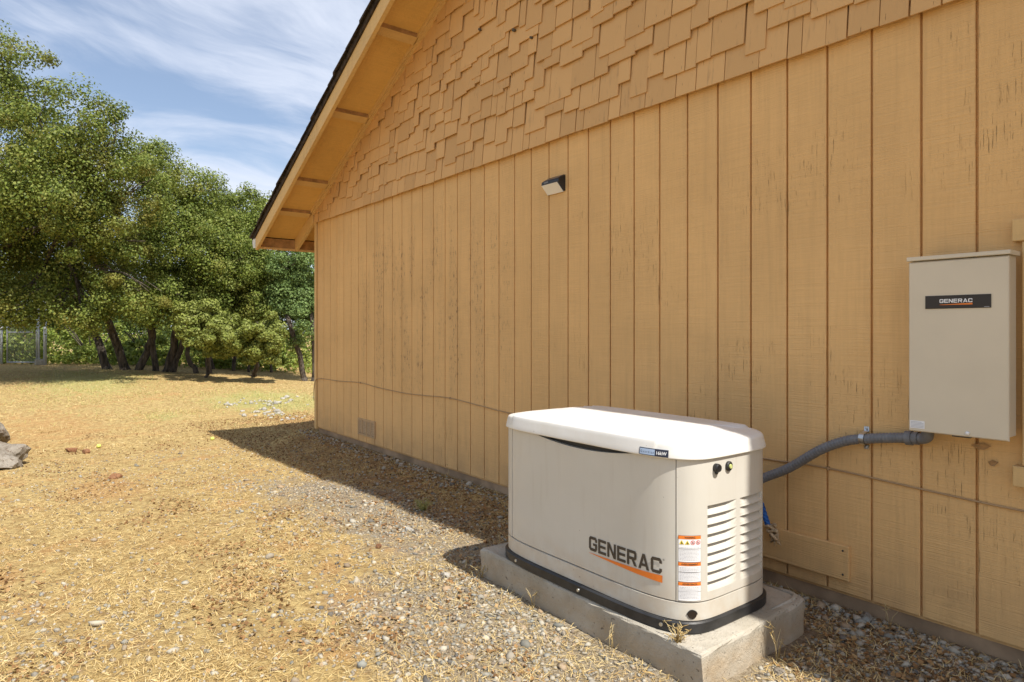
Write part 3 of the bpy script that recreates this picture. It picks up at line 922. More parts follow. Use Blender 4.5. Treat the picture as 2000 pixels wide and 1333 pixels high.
# lid
def lid():
    N = 420; spec = [(-.002, .811, 5), (-.0095, .8095, 5), (-.011, .811, 5), (-.011, .815, 5), (-.0085, .832, 5), (-.004, .858, 5), (-.002, .8690, 5), (.0005, .8745, 5), (.006, .8785, 5), (.014, .8808, 5), (.026, .8825, 5), (.05, .8855, 4.9), (.10, .888, 4.8), (.17, .8905, 4.5), (.25, .892, 4), (.30, .8925, 3)]
    b = MB(); V = []
    for (d, z, n) in spec:
        p = superellipse(GA-d, GB-d, N, n)
        for q in p:
            ax = abs(q[0]-GC[0])
            t = min(1, max(0, (ax-.452)/.010)); t = t*t*(3-2*t)
            k = min(1, max(0, (z-.80)/.08))
            dz = -(.008*t+.010*max(0, (ax-.46)/.15)**1.5*(ax > .46))*k
            qx, qy = q
            V.append((qx, qy-(0 if t > .5 else .0025*np.sign(qy-GC[1])*-1)*(d < .03), z+dz))
    fs = [(k*N+i, k*N+(i+1) % N, (k+1)*N+(i+1) % N, (k+1)*N+i) for k in range(len(spec)-1) for i in range(N)]
    b.add(V, fs, True)
    b.add(V[-N:], [tuple(range(N))], True)
    o = b.build('lid', M['lidpaint'], gen, GL)
    return o
lid_o = lid()
# lettering on the front
b = MB(); text_on_body(b, 'GENERAC', .100, .478, .3585, .4190, .0012, .036); b.build('brand_lettering', M['logo_dark'], gen, GL)
b = MB(); text_on_body(b, '®', .481, .489, .412, .420, .0012); b.build('registered_mark', M['logo_dark'], gen, GL)
b = MB(); patch(b, .100, .480, lambda s: .3465-(s-.10)/.38*.0205, lambda s: .3475+(s-.10)/.38*.0065, .0012, 16); b.build('orange_wedge', M['orange'], gen, GL)
# badge on the lid edge
def lid_pt(s, z, off=.0):
    return body(s, .0110+off-(max(0, z-.815)*.155))
b = MB()
def lid_patch(b, s0, s1, z0, z1, off, ns=6):
    V = []
    for i in range(ns+1):
        s = s0+(s1-s0)*i/ns
        for z in (z0, z1):
            x, y = lid_pt(s, z, off); V.append((float(x), float(y), z))
    b.add(V, [(2*i, 2*i+2, 2*i+3, 2*i+1) for i in range(ns)])
lid_patch(b, .386, .508, .8125, .8405, .0045); 
bd = b.build('lid_badge', M['badge_dark'], gen, GL)
b = MB(); lid_patch(b, .390, .455, .8155, .8375, .0056); b.build('badge_field', M['badge_blue'], bd, GL)
def lid_text(txt, s0, s1, z0, z1, off, mat, bold=0):
    V, Fc = text_geo(txt, bold); P = []
    for v in V:
        s = s0+v[0]*(s1-s0); z = z0+v[1]*(z1-z0); x, y = lid_pt(s, z, off); P.append((float(x), float(y), z))
    b = MB(); b.add(P, Fc); b.build('badge_lettering', mat, bd, GL)
lid_text('G u a r d i a n', .394, .452, .8220, .8310, .0064, M['badge_dark'])
lid_text('16kW', .462, .502, .8200, .8330, .0064, M['white'], .02)
# key lock cover and status light
def round_fit(name, s, z, r, mat, d=.016):
    xa, ya = body(s, .0); xb, yb = body(s, d)
    m = MB(); 
    m.tube([(xa, ya, z), (xa+(xb-xa)*.75, ya+(yb-ya)*.75, z), (xb, yb, z)], [r, r, r*.82], 20, smooth=False)
    return m.build(name, mat, gen, GL)
lk = round_fit('lock_cover', .703, .769, .0165, M['black'], .020)
xa, ya = body(.703, .006); m = MB(); m.tube([(xa, ya, .754), (xa, ya, .744)], [.009, .004], 8); m.build('lock_tab', M['black'], lk, GL)
st = round_fit('status_light', .782, .766, .0190, M['black'], .012)
xa, ya = body(.782, .011); xb, yb = body(.782, .016); m = MB(); m.tube([(xa, ya, .766), (xb, yb, .766)], [.0095, .008], 16, smooth=False); m.build('status_lens', M['lens'], st, GL)
# warning label wrapped round the corner
def label_piece(name, mat, parent, s0, s1, z0, z1, off, ns=10):
    b = MB(); patch(b, s0, s1, z0, z1, off, ns); return b.build(name, mat, parent, GL)
LS0, LS1, LZ0, LZ1 = .541, .627, .272, .520
wlab = label_piece('warning_label', M['logo_dark'], gen, LS0, LS1, LZ0, LZ1, .0020)
hgt = (LZ1-LZ0)
secs = [(LZ1, LZ1-.101), (LZ1-.1015, LZ1-.176), (LZ1-.1765, LZ0)]
for (zt_, zb_), head in zip(secs, ('WARNING', 'AVERTISSEMENT', 'ADVERTENCIA')):
    label_piece('label_field', M['white'], wlab, LS0+.001, LS1-.001, zb_+.001, zt_-.001, .0026)
    label_piece('header_strip', M['orange'], wlab, LS0+.001, LS1-.001, zt_-.0135, zt_-.001, .0032)
    wd = {'WARNING': .040, 'AVERTISSEMENT': .064, 'ADVERTENCIA': .056}[head]; mid = (LS0+LS1)/2
    b = MB(); text_on_body(b, head, mid-wd/2, mid+wd/2, zt_-.0110, zt_-.0035, .0038, .02); b.build('header_lettering', M['logo_dark'], wlab, GL)
    top = zt_-.019-(.026 if head == 'WARNING' else 0)
    b = MB(); zz = top; q = 0; rr = random.Random(len(head))
    while zz > zb_+.006:
        e = rr.uniform(.0, .02) if q % 4 == 3 else rr.uniform(0, .004)
        s = LS0+.005
        while s < LS1-.006-e:
            wl_ = rr.uniform(.003, .009); patch(b, s, min(s+wl_, LS1-.005-e), zz-.0016, zz, .0034, 2); s += wl_+.0016
        zz -= .0052; q += 1
    b.build('small_print', M['grey_print'], wlab, GL)
    b = MB(); patch(b, LS0+.002, LS1-.002, (zt_+zb_)/2-.0006, (zt_+zb_)/2+.0006, .0034, 6); b.build('label_rule', M['logo_dark'], wlab, GL)
for q in range(4):
    sc_ = LS0+.0125+q*.0205; zc_ = LZ1-.026
    b = MB()
    def put(pts, off, b=b):
        P = []
        for (u, v) in pts:
            x, y = body(sc_+u, off); P.append((float(x), float(y), zc_+v))
        b.add(P, [tuple(range(len(P)))])
    if q < 2:
        put([(-.0092, -.0075), (.0092, -.0075), (0, .0085)], .0036)
        pic = b.build('hazard_triangle', M['yellow'], wlab, GL)
        b2 = MB(); put([(-.0018, -.0055), (.0018, -.0055), (.0012, .0030), (-.0012, .0030)], .0042, b2); put([(.002, -.003), (.005, -.0055), (.0045, -.001)], .0042, b2)
        b2.build('hazard_symbol', M['logo_dark'], wlab, GL)
    else:
        n = 16
        P = []
        for k in range(n):
            for rr_ in (.0085, .0068):
                x, y = body(sc_+rr_*math.cos(2*math.pi*k/n), .0036); P.append((float(x), float(y), zc_+rr_*math.sin(2*math.pi*k/n)))
        b.add(P, [(2*k, (2*k+2) % (2*n), (2*k+3) % (2*n), 2*k+1) for k in range(n)])
        put([(-.0062, .0048), (-.0048, .0062), (.0062, -.0048), (.0048, -.0062)], .0037)
        b.build('prohibition_ring', M['red'], wlab, GL)
        b2 = MB(); put([(-.004, -.003), (.004, -.003), (.004, -.001), (-.004, -.001)], .0034, b2); put([(-.001, -.001), (.0015, -.001), (.0008, .0045)], .0034, b2)
        b2.build('prohibition_symbol', M['logo_dark'], wlab, GL)
# lifting hole low on the corner, bolt in the tray
xa, ya = body(.592, -.012); xb, yb = body(.592, .0035)
m = MB(); m.tube([(xa, ya, .222), (xb, yb, .222)], [.0175, .0175], 18, smooth=False); lh = m.build('lifting_hole', M['plate'], gen, GL)
m = MB()
n = 20; P = []
for k in range(n+1):
    w = math.pi*k/n
    for rr_ in (.0165, .0205):
        x, y = body(.592+rr_*math.cos(w), .0045); P.append((float(x), float(y), .221+rr_*math.sin(w)*.9))
m.add(P, [(2*k, 2*k+2, 2*k+3, 2*k+1) for k in range(n)]); m.build('hole_rim', M['black'], lh, GL)
for s in (.481, -.40, .05):
    xa, ya = body(s, .012); xb, yb = body(s, .0205)
    m = MB(); m.tube([(xa, ya, .173), (xb, yb, .173)], [.0085, .007], 10, smooth=False); m.build('tray_bolt', M['zinc'], gen, GL)

# ------------------------------------------------------------------ transfer switch box
BX0, BX1, BY0, BY1, BZ0, BZ1 = 6.712, 7.061, -.142, -.040, .884, 1.592
BL = ((BX0+BX1)/2, 0, BZ0)
box = thing('transfer_switch', BL, 'tall beige electrical switch box on the wall left of the window', 'electrical box')
b = MB(); b.cbox(BX0+.004, BX1-.012, BY0+.012, BY1, BZ0+.012, BZ1-.012, .004); b.build('box_body', M['box'], box, BL)
b = MB(); b.box(BX0+.03, BX1-.03, BY1+.0005, -.0005, BZ0+.06, BZ1-.06); b.build('mounting_plate', M['box'], box, BL)
b = MB(); b.cbox(BX0, BX1-.006, BY0, BY0+.011, BZ0, BZ1-.016, .004); b.build('box_cover', M['box'], box, BL)
b = MB(); b.cbox(BX0-.006, BX1, BY0-.006, BY1+.004, BZ1-.0105, BZ1+.006, .002); b.build('box_cap', M['box'], box, BL)
PX0, PX1, PZ0, PZ1 = 6.775, 7.000, 1.384, 1.436
b = MB(); b.cbox(PX0, PX1, BY0-.0035, BY0-.0006, PZ0, PZ1, .001); pl = b.build('name_plate', M['plate'], box, BL)
def flat_text(txt, x0, x1, z0, z1, y, mat, name, parent, bold=0):
    V, Fc = text_geo(txt, bold); b = MB()
    b.add([(x0+v[0]*(x1-x0), y, z0+v[1]*(z1-z0)) for v in V], Fc); return b.build(name, mat, parent, BL)
flat_text('GENERAC', 6.827, 6.940, 1.4065, 1.4215, BY0-.0042, M['white'], 'plate_lettering', pl, .02)
b = MB(); b.add([(6.827, BY0-.0042, 1.3985), (6.940, BY0-.0042, 1.3975), (6.940, BY0-.0042, 1.4045), (6.827, BY0-.0042, 1.3995)], [(0, 1, 2, 3)]); b.build('plate_wedge', M['orange'], pl, BL)
b = MB(); b.box(6.978, 6.995, BY0-.0042, BY0-.0036, 1.3872, 1.3890); b.build('plate_print', M['grey_print'], pl, BL)
b = MB(); b.box(6.718, 6.772, BY0-.0016, BY0-.0004, .897, .928); sl = b.build('rating_sticker', M['white'], box, BL)
b = MB()
for q in range(5): b.box(6.721, 6.769-.008*(q == 4), BY0-.0022, BY0-.0017, .9005+q*.0054, .9025+q*.0054)
b.build('sticker_print', M['grey_print'], sl, BL)
b = MB(); b.box(6.865, 6.925, BY0+.012, BY0+.05, BZ0-.006, BZ0+.010); b.build('latch', M['logo_dark'], box, BL)
b = MB(); b.tube([(6.922, BY0-.004, .8985), (6.922, BY0-.0005, .8985)], .0075, 12); b.build('latch_screw', M['white'], box, BL)

# ------------------------------------------------------------------ conduit with strap
CL = (6.48, -.04, .81)
cond = thing('flexible_conduit', CL, 'grey ribbed flexible conduit running from the generator to the switch box', 'conduit')
pts = [(5.93, -.30, .455), (5.96, -.16, .497), (6.0, -.075, .545), (6.132, -.05, .619), (6.286, -.045, .729), (6.406, -.040, .789), (6.501, -.036, .811), (6.604, -.038, .829), (6.672, -.045, .838)]
def smooth_path(P, n):
    P = np.array(P); t = np.r_[0, np.cumsum(np.linalg.norm(np.diff(P, axis=0), axis=1))]
    tt = np.linspace(0, t[-1], n); out = []
    ext = np.vstack([2*P[0]-P[1], P, 2*P[-1]-P[-2]])
    for q in tt:
        i = min(np.searchsorted(t, q, 'right')-1, len(P)-2); u = (q-t[i])/(t[i+1]-t[i])
        p0, p1, p2, p3 = ext[i], ext[i+1], ext[i+2], ext[i+3]
        out.append(.5*((2*p1)+(-p0+p2)*u+(2*p0-5*p1+4*p2-p3)*u*u+(-p0+3*p1-3*p2+p3)*u**3))
    return out
cp = smooth_path(pts, 260)
b = MB(); b.tube(cp, [.0222+(.0006 if (i % 4) < 2 else -.0004) for i in range(260)], 14, smooth=False); b.build('conduit_hose', M['conduit'], cond, CL)
b = MB(); b.tube([(6.665, -.045, .8375), (6.690, -.046, .840), (6.691, -.046, .840), (6.715, -.048, .842)], [.031, .031, .027, .027], 16, smooth=False); b.build('conduit_nut', M['conduit'], cond, CL)
b = MB(); b.tube(smooth_path([(6.714, -.048, .842), (6.735, -.052, .845), (6.752, -.062, .857), (6.757, -.07, .888)], 14), .023, 14); b.build('conduit_elbow', M['conduit'], cond, CL)
b = MB()
sx = 6.482; P = []
for k in range(13):
    w = math.pi*(k/12)
    P.append((-.036-.0275*math.sin(w), .810+.0275*math.cos(w)))
P = [(-.0035, .862), (-.0035, .8405)]+P[1:-1]+[(-.0035, .7795), (-.0035, .758)]
V = []
for (y, z) in P: V += [(sx-.011, y, z), (sx+.011, y, z)]
b.add(V, [(2*i, 2*i+2, 2*i+3, 2*i+1) for i in range(len(P)-1)], True)
strap = b.build('conduit_strap', M['zinc'], cond, CL)
for zz in (.853, .767):
    m = MB(); m.tube([(sx, -.007, zz), (sx, -.0035, zz)], .0045, 10); m.build('strap_screw', M['galv'], strap, CL)

# ------------------------------------------------------------------ cable along the wall, rope
kp = [(-.264, -.028, .40), (-.262, -.03, .52), (-.20, -.030, .66), (-.077, -.006, .689), (.5, -.006, .694), (1.078, -.006, .712), (1.5, -.006, .69), (2.086, -.006, .676), (2.5, -.006, .684), (2.937, -.006, .696),
      (3.4, -.006, .672), (3.829, -.006, .651), (4.6, -.006, .640), (5.3, -.006, .634), (5.962, -.006, .637), (6.31, -.006, .642), (6.706, -.006, .621), (7.063, -.006, .605), (7.8, -.006, .59), (9.8, -.006, .6)]
b = MB(); b.tube(smooth_path(kp, 240), .0042, 6)
cab = thing('wall_cable', (3, -.006, .66), 'thin painted cable stapled in a wavy line along the foot of the siding', 'cable')
b.build('cable_run', M['cable'], cab, (3, -.006, .66))
for (xx, zz) in ((1.078, .712), (2.937, .696), (-.077, .689), (6.31, .642)):
    m = MB(); m.box(xx-.004, xx+.004, -.012, -.001, zz-.008, zz+.008); m.build('cable_staple', M['cable'], cab, (3, -.006, .66))
RL = (6.03, -.06, .30)
rope = thing('rope_end', RL, 'blue rope with a frayed tan knot hanging beside the generator back', 'rope')
rp_ = smooth_path([(5.93, -.12, .60), (5.965, -.085, .50), (5.990, -.062, .420), (6.008, -.058, .365), (6.026, -.057, .318)], 60)
b = MB()
for ph in (0, 2.1, 4.2):
    b.tube([(p[0]+.0065*math.cos(ph+i*.5), p[1]+.0065*math.sin(ph+i*.5), p[2]) for i, p in enumerate(rp_)], .0085, 7)
b.build('rope_strand', M['blue_rope'], rope, RL)
b = MB(); kn = []
for i in range(70):
    w = i*.42; r_ = .018+.006*math.sin(i*.9)
    kn.append((6.042+r_*math.cos(w)+i*.00035, -.058+r_*math.sin(w)*.8, .318-i*.0009+.008*math.sin(w*1.7)))
b.tube(kn, .0085, 7)
for q in range(26):
    a = rs.uniform(0, 6.28); l = rs.uniform(.015, .045)
    b.tube([(6.064, -.058, .262), (6.064+l*.5*math.cos(a), -.058+l*.4*math.sin(a), .258-l*.3), (6.064+l*math.cos(a)*.8, -.058+l*.6*math.sin(a), .255-l*.7)], [.003, .002, .0012], 4)
b.build('rope_knot', M['tan_rope'], rope, RL)

# ------------------------------------------------------------------ trees
def leaves_mesh(name, C, size, mat, g, bias_up=.35, outward=None):
    """one small folded leaf per centre: a quad bent along its midrib"""
    n = len(C)
    nv = g.normal(size=(n, 3)); nv[:, 2] += bias_up
    if outward is not None: nv += outward*2.0
    nv /= np.linalg.norm(nv, axis=1, keepdims=True)
    a = np.cross(nv, g.normal(size=(n, 3))); a /= np.linalg.norm(a, axis=1, keepdims=True)+1e-9
    c = np.cross(nv, a)
    l = (size*g.uniform(.65, 1.35, n))[:, None]; w = l*g.uniform(.30, .45, n)[:, None]
    V = np.stack([C-a*l*.5, C+c*w+nv*l*.10+a*l*.05, C+a*l*.5, C-c*w+nv*l*.10-a*l*.05], 1).reshape(-1, 3)
    F = np.arange(4*n).reshape(n, 4)
    return fast_mesh(name, V, F, mat)

def crown_points(blobs, n, g, clump=.36, fill=.36):
    """leaf centres gathered in clumps over and inside a set of ellipsoids"""
    vol = np.array([b[3]*b[3]*b[4] for b in blobs])**.72
    per = (n*vol/vol.sum()).astype(int)
    out = []; nor = []
    for b, m in zip(blobs, per):
        cx, cy, cz, r, rz = b
        nc = max(6, int(m/300))
        d = g.normal(size=(nc, 3)); d /= np.linalg.norm(d, axis=1, keepdims=True)
        rad = np.where(g.random(nc) < fill, g.uniform(.2, .75, nc), g.uniform(.80, 1.05, nc))
        # ragged outline: some clumps reach out on twigs
        rad *= np.where(g.random(nc) < .10, g.uniform(1.05, 1.28, nc), 1)
        cc = d*rad[:, None]*np.array([r, r, rz])+np.array([cx, cy, cz])
        cr = clump*g.uniform(.55, 1.25, nc)*min(1.0, .45+.4*r)
        k = g.integers(0, nc, m)
        o = g.normal(size=(m, 3)); o /= np.linalg.norm(o, axis=1, keepdims=True)
        q = g.random(m)**.40
        sp = np.array([1.1, 1.1, .85])
        out.append(cc[k]+o*(q*cr[k])[:, None]*sp); nor.append(o*.85+d[k]*.35)
    return np.vstack(out), np.vstack(nor)

def limb_tubes(b, stem, r0, r1, n=9, seg=9, wob=.05, g=None):
    P = smooth_path(stem, seg)
    for i in range(1, len(P)-1): P[i] = P[i]+g.normal(size=3)*wob
    b.tube(P, [r0+(r1-r0)*i/(seg-1) for i in range(seg)], n)
    return P

def tree(name, label, stems, blobs, nleaf, mat, seed, group=None, leaf=.075, r0=.15, clump=.36, cat='tree'):
    g = np.random.default_rng(seed)
    bx, by = stems[0][0][0], stems[0][0][1]
    base = (bx, by, float(gz(bx, by)))
    t = thing(name, base, label, cat, group)
    ends = []
    for si, s in enumerate(stems):
        s = [np.array(p, float) for p in s]
        s[0][2] = float(gz(s[0][0], s[0][1]))-.15
        b = MB(); rr = r0*(1 if si == 0 else g.uniform(.65, .95))
        flare = smooth_path(s, 12)
        P = limb_tubes(b, s, rr, rr*.55, 10, 12, .025, g)
        b.tube([P[0], P[0]+(P[1]-P[0])*.6], [rr*1.55, rr*.98], 10)
        b.build('trunk', M['bark'], t, base); ends.append(P[-1])
    b = MB()
    for i, bl in enumerate(blobs):
        c = np.array(bl[:3]); e = min(ends, key=lambda q: np.linalg.norm(q-c))
        mid = (e+c)/2+np.array([0, 0, -.12*np.linalg.norm(c-e)])+g.normal(size=3)*.1
        P = limb_tubes(b, [e, mid, c], r0*.50, r0*.16, 7, 8, .04, g)
        for q in range(7):
            d = g.normal(size=3); d /= np.linalg.norm(d); d[2] = abs(d[2])*.7
            st = P[g.integers(3, 8)]
            en = c+d*np.array([bl[3], bl[3], bl[4]])*.92
            limb_tubes(b, [st, (st+en)/2+g.normal(size=3)*.1, en], r0*.15, .008, 5, 6, .03, g)
    b.build('limb', M['bark'], t, base, recalc=False)
    C, N = crown_points(blobs, nleaf, g, clump)
    o = link_mesh('crown', leaves_mesh('crown', C-np.array(base), leaf, mat, g, outward=N), t)
    return t

G_OAK = 'oaks along the far edge of the yard'
tree('oak_tree', 'biggest oak, tallest crown hanging low over the chain link gate', 
     [[(-13.52,-.45,.1), (-13.3,-.8,1.1), (-12.4,-1.5,2.6), (-11.5,-2.0,4.0)], [(-13.82,-.84,.1), (-14.02,-1.11,1.0), (-14.33,-1.51,1.94), (-14.0,-2.4,3.6)], [(-13.34,-.21,.1), (-13.07,.13,1.21), (-12.6,.0,2.3)]],
     [(-10.77,-3.12,7.11,1.09,0.98),(-10.85,-4.04,5.69,1.56,1.67),(-9.54,-2.32,5.63,1.17,1.06),(-9.31,-1.54,5.21,1.02,1.19),(-9.40,-2.64,4.29,1.31,0.87),(-9.63,-0.96,4.42,0.89,0.95),(-10.78,-3.78,3.81,1.46,1.12),(-9.52,-1.81,3.62,0.97,0.62),(-12.85,-2.86,3.29,1.55,1.03),(-11.90,-1.95,2.76,1.66,0.96),(-10.12,-0.95,3.17,0.91,1.03),(-9.78,-0.83,2.13,0.72,0.58),(-10.52,-2.13,1.82,1.06,0.45),(-11.03,-3.12,1.81,0.99,0.49),(-10.64,-1.62,1.53,0.73,0.32),(-12.14,-4.90,3.19,1.73,1.73),(-13.16,-5.08,7.26,1.45,1.45),(-13.2,-2.6,5.2,1.6,1.7),(-13.6,-4.4,4.8,1.8,1.8),(-12.9,-1.4,4.0,1.3,1.3)],
     250000, M['oak'], 31, G_OAK, .054, .125, .44)
tree('oak_tree', 'multi trunked oak in the middle of the row, rounded mid height crown',
     [[(-12.86,.41,.1), (-12.72,.59,.78), (-12.5,.75,1.94), (-12.2,.9,3.2)], [(-13.01,.21,.1), (-13.09,.11,1.07), (-13.0,.1,2.2), (-12.9,.1,3.6)], [(-12.75,.56,.1), (-12.62,.73,.63), (-12.45,.95,1.5), (-11.9,1.3,2.6)]],
     [(-13.03,0.02,5.61,0.84,0.89),(-11.83,0.77,4.79,1.12,0.95),(-13.06,0.16,4.11,0.87,0.72),(-11.10,1.07,3.68,1.16,0.82),(-12.93,0.66,2.82,1.10,0.88),(-10.98,1.56,3.02,0.97,0.69),(-11.55,-0.02,2.03,1.08,0.57),(-11.83,1.10,2.49,0.85,0.57)],
     105000, M['oak_b'], 32, G_OAK, .054, .115, .44)
tree('oak_tree', 'lower oak right of the multi trunked one, crown touching the roof edge',
     [[(-12.09,1.42,0), (-12.1,1.41,.63), (-12.1,1.5,1.6), (-11.9,1.9,2.4)], [(-12.28,1.17,0), (-12.48,.91,.63), (-12.5,1.0,1.5)]],
     [(-12.91,2.32,4.83,0.92,0.89),(-11.94,2.93,4.23,0.75,0.75),(-11.30,2.46,3.10,0.94,0.72),(-11.25,2.03,2.07,1.14,0.64),(-11.35,3.04,2.54,0.67,0.74),(-11.53,1.16,1.92,0.84,0.49)],
     78000, M['oak_b'], 33, G_OAK, .054, .085, .42)
tree('young_oak', 'small yellowish tree with low spreading sprays under the middle oaks',
     [[(-11.0,1.1,0), (-10.7,1.05,.5), (-10.2,.95,1.0)]],
     [(-10.02,.83,1.38,.62,.62),(-9.55,1.33,1.22,.52,.58),(-10.26,.52,1.55,.40,.42),(-9.9,1.1,.95,.45,.4)],
     26000, M['oak_y'], 34, 'young oaks under the big ones', .058, .045, .27)
tree('young_oak', 'round yellowish small tree on a leaning trunk near the house corner',
     [[(-11.4,2.32,-.1), (-10.9,2.35,.25), (-10.1,2.2,.75)]],
     [(-9.32,2.07,1.16,.52,.62),(-9.52,1.85,.85,.38,.38)],
     18000, M['oak_y'], 35, 'young oaks under the big ones', .058, .075, .27)
tree('leaning_tree', 'cool green tree with thin leaning trunks right beside the house corner',
     [[(-9.65, 3.3, -0.11), (-9.77, 3.13, 0.66), (-9.95, 2.9, 1.63)]+[(-12.4,3.6,2.9)], [(-9.54, 3.44, -0.11), (-9.51, 3.47, 0.66), (-9.58, 3.38, 1.91)]+[(-11.8,3.9,3.0)]],
     [(-10.01,3.14,2.97,0.63,0.77),(-10.18,3.59,3.86,0.57,0.64),(-9.63,3.32,1.63,0.58,0.76),(-10.64,2.99,1.93,0.46,0.64),(-10.24,3.18,2.28,0.64,0.64)],
     38000, M['oak_c'], 36, None, .054, .075, .40)

# shrubs behind the trunks
def shrub(label, x, y, r, h, n, mat, seed):
    g = np.random.default_rng(seed); base = (x, y, float(gz(x, y)))
    t = thing('shrub', base, label, 'shrub', 'shrubs behind the oak trunks')
    b = MB()
    for q in range(6):
        a = g.uniform(0, 6.28)
        b.tube([(x, y, base[2]-.1), (x+.3*r*math.cos(a), y+.3*r*math.sin(a), base[2]+h*.4), (x+.7*r*math.cos(a), y+.7*r*math.sin(a), base[2]+h*.85)], [.03, .02, .008], 5)
    b.build('stem', M['bark'], t, base)
    bl = [(x, y, base[2]+h*.5, r*.8, h*.5), (x+.5*r, y+.3*r, base[2]+h*.35, r*.6, h*.4), (x-.5*r, y-.3*r, base[2]+h*.4, r*.6, h*.42)]
    C, N = crown_points(bl, n, g, .25)
    link_mesh('foliage', leaves_mesh('foliage', C-np.array(base), .075, mat, g, outward=N), t)
shrub('bright green bush seen between the gate post and the leaning trunks', -17.6, -.9, 1.2, 1.5, 9000, M['under'], 41)
shrub('bright green bush behind the gate, seen through the chain link', -19.6, -2.9, 1.5, 1.3, 8000, M['under'], 42)
shrub('green bush low behind the slim trunks left of the leaning small tree', -14.6, 2.4, 1.0, 1.3, 8000, M['under'], 43)
shrub('pale green bush behind the round yellowish small tree', -13.9, 3.1, .9, 1.2, 7000, M['under'], 44)
shrub('light green bush between the two thickest trunk clusters', -16.4, .6, 1.1, 1.3, 8000, M['under'], 45)

# slim trunks of the wood behind that one can tell apart
def slim(label, P, r, seed):
    g = np.random.default_rng(seed); P = [list(p) for p in P]; P[0][2] = float(gz(P[0][0], P[0][1]))-.2
    t = thing('tree_trunk', tuple(P[0]), label, 'tree trunk', 'slim bare trunks in the wood behind')
    b = MB(); limb_tubes(b, P, r, r*.55, 8, 9, .03, g); b.build('trunk', M['bark'], t, P[0])
slim('slim dark trunk leaning left behind the small yellowish tree', [(-13.6,1.9,0), (-13.9,1.6,1.2), (-14.1,1.3,2.6)], .06, 1)
slim('slim upright trunk just right of the small yellowish tree', [(-13.2,2.35,0), (-13.25,2.4,1.3), (-13.2,2.5,2.8)], .06, 2)
slim('thin grey trunk between the two young trees', [(-12.9,2.75,0), (-12.8,2.75,.8), (-12.6,2.85,1.9)], .045, 3)
slim('thin trunk right of the round yellowish tree', [(-12.6,3.3,0), (-12.7,3.3,1.0), (-12.9,3.2,2.2)], .045, 4)

# the wood beyond, read as one mass
g = np.random.default_rng(77)
bl = []
for i in range(110):
    t = g.uniform(-1.2, 1.75); dd = g.uniform(5.5, 20)
    px, py = -16.2+5.5*t, -3.3+7.2*t
    x = px-.795*dd; y = py+.607*dd
    zc_ = float(gz(x, y)); hh = g.uniform(.3, 4.6)*(.8+.02*dd)
    bl.append((x, y, zc_+hh, g.uniform(1.2, 2.3), g.uniform(.9, 1.7)))
for i in range(50):
    t = g.uniform(-1.1, 1.7); dd = g.uniform(4.5, 9)
    x = -16.2+5.5*t-.795*dd; y = -3.3+7.2*t+.607*dd
    bl.append((x, y, float(gz(x, y))+g.uniform(.5, 2.6), g.uniform(.9, 1.5), g.uniform(.8, 1.3)))
C1, N1 = crown_points(bl, 165000, g, .55, .4)
tag(link_mesh('woodland', leaves_mesh('woodland', C1, .115, M['wood'], g, outward=N1)), 'dim green wood filling the gaps behind the oaks', None, None, 'stuff')
x = g.uniform(-30, -12.5, 26000); t = g.uniform(-.4, 1.6, 26000); dd = 1.2+g.random(26000)**1.5*12
x = -16.2+5.5*t-.795*dd; y = -3.3+7.2*t+.607*dd
hh = g.random(26000)**1.4*1.9*vn(x*.8, y*.8)
C2 = np.stack([x, y, gz(x, y)+hh+.03], -1)
tag(link_mesh('undergrowth', leaves_mesh('undergrowth', C2, .10, M['under'], g)), 'low leafy undergrowth on the slope beyond the crest', None, None, 'stuff')

# ------------------------------------------------------------------ chain link gate at the left edge
FL_ = (-17.0, -2.7, .23)
fence = thing('chain_link_gate', FL_, 'galvanized chain link gate half hidden under the biggest oak', 'gate')
A = np.array([-17.75, -3.62]); B_ = np.array([-16.64, -2.22]); e = (B_-A)/np.linalg.norm(B_-A); Lg = np.linalg.norm(B_-A)
def fp(u, z): q = A+e*u; return (q[0], q[1], .235+z)
for u, r, h in ((0.0, .036, 1.9), (.45, .030, 1.85), (Lg-.19, .030, 1.85), (Lg, .045, 1.95)):
    m = MB(); m.tube([fp(u, -.3), fp(u, h)], r, 10); m.build('post', M['galv'], fence, FL_)
m = MB()
for z in (.07, .98, 1.72): m.tube([fp(.62, z), fp(Lg-.26, z)], .021, 8)
for u in (.62, Lg-.26): m.tube([fp(u, .05), fp(u, 1.74)], .021, 8)
m.build('gate_frame', M['galv'], fence, FL_)
m = MB(); s = .075
for (ua, ub) in ((.62, Lg-.26), (-2.2, .45)):
    w_ = ub-ua; hh = 1.65
    k = -hh
    while k < w_:
        for d in (1, -1):
            u0, u1 = k, k+hh; z0, z1 = 0, hh
            if u0 < 0: z0 += -u0; u0 = 0
            if u1 > w_: z1 -= u1-w_; u1 = w_
            if u1-u0 > .02:
                if d == 1: m.tube([fp(ua+u0, .07+z0), fp(ua+u1, .07+z1)], .0045, 3, False)
                else: m.tube([fp(ub-u0, .07+z0), fp(ub-u1, .07+z1)], .0045, 3, False)
        k += s
wm = m.build('wire_mesh', M['wire'], fence, FL_, recalc=False); wm['kind'] = 'stuff'
m = MB(); q = fp(Lg-.17, 0); m.cbox(q[0]-.12, q[0]+.12, q[1]-.12, q[1]+.12, .15, .40, .03); m.build('footing', M['palestone'], fence, FL_)

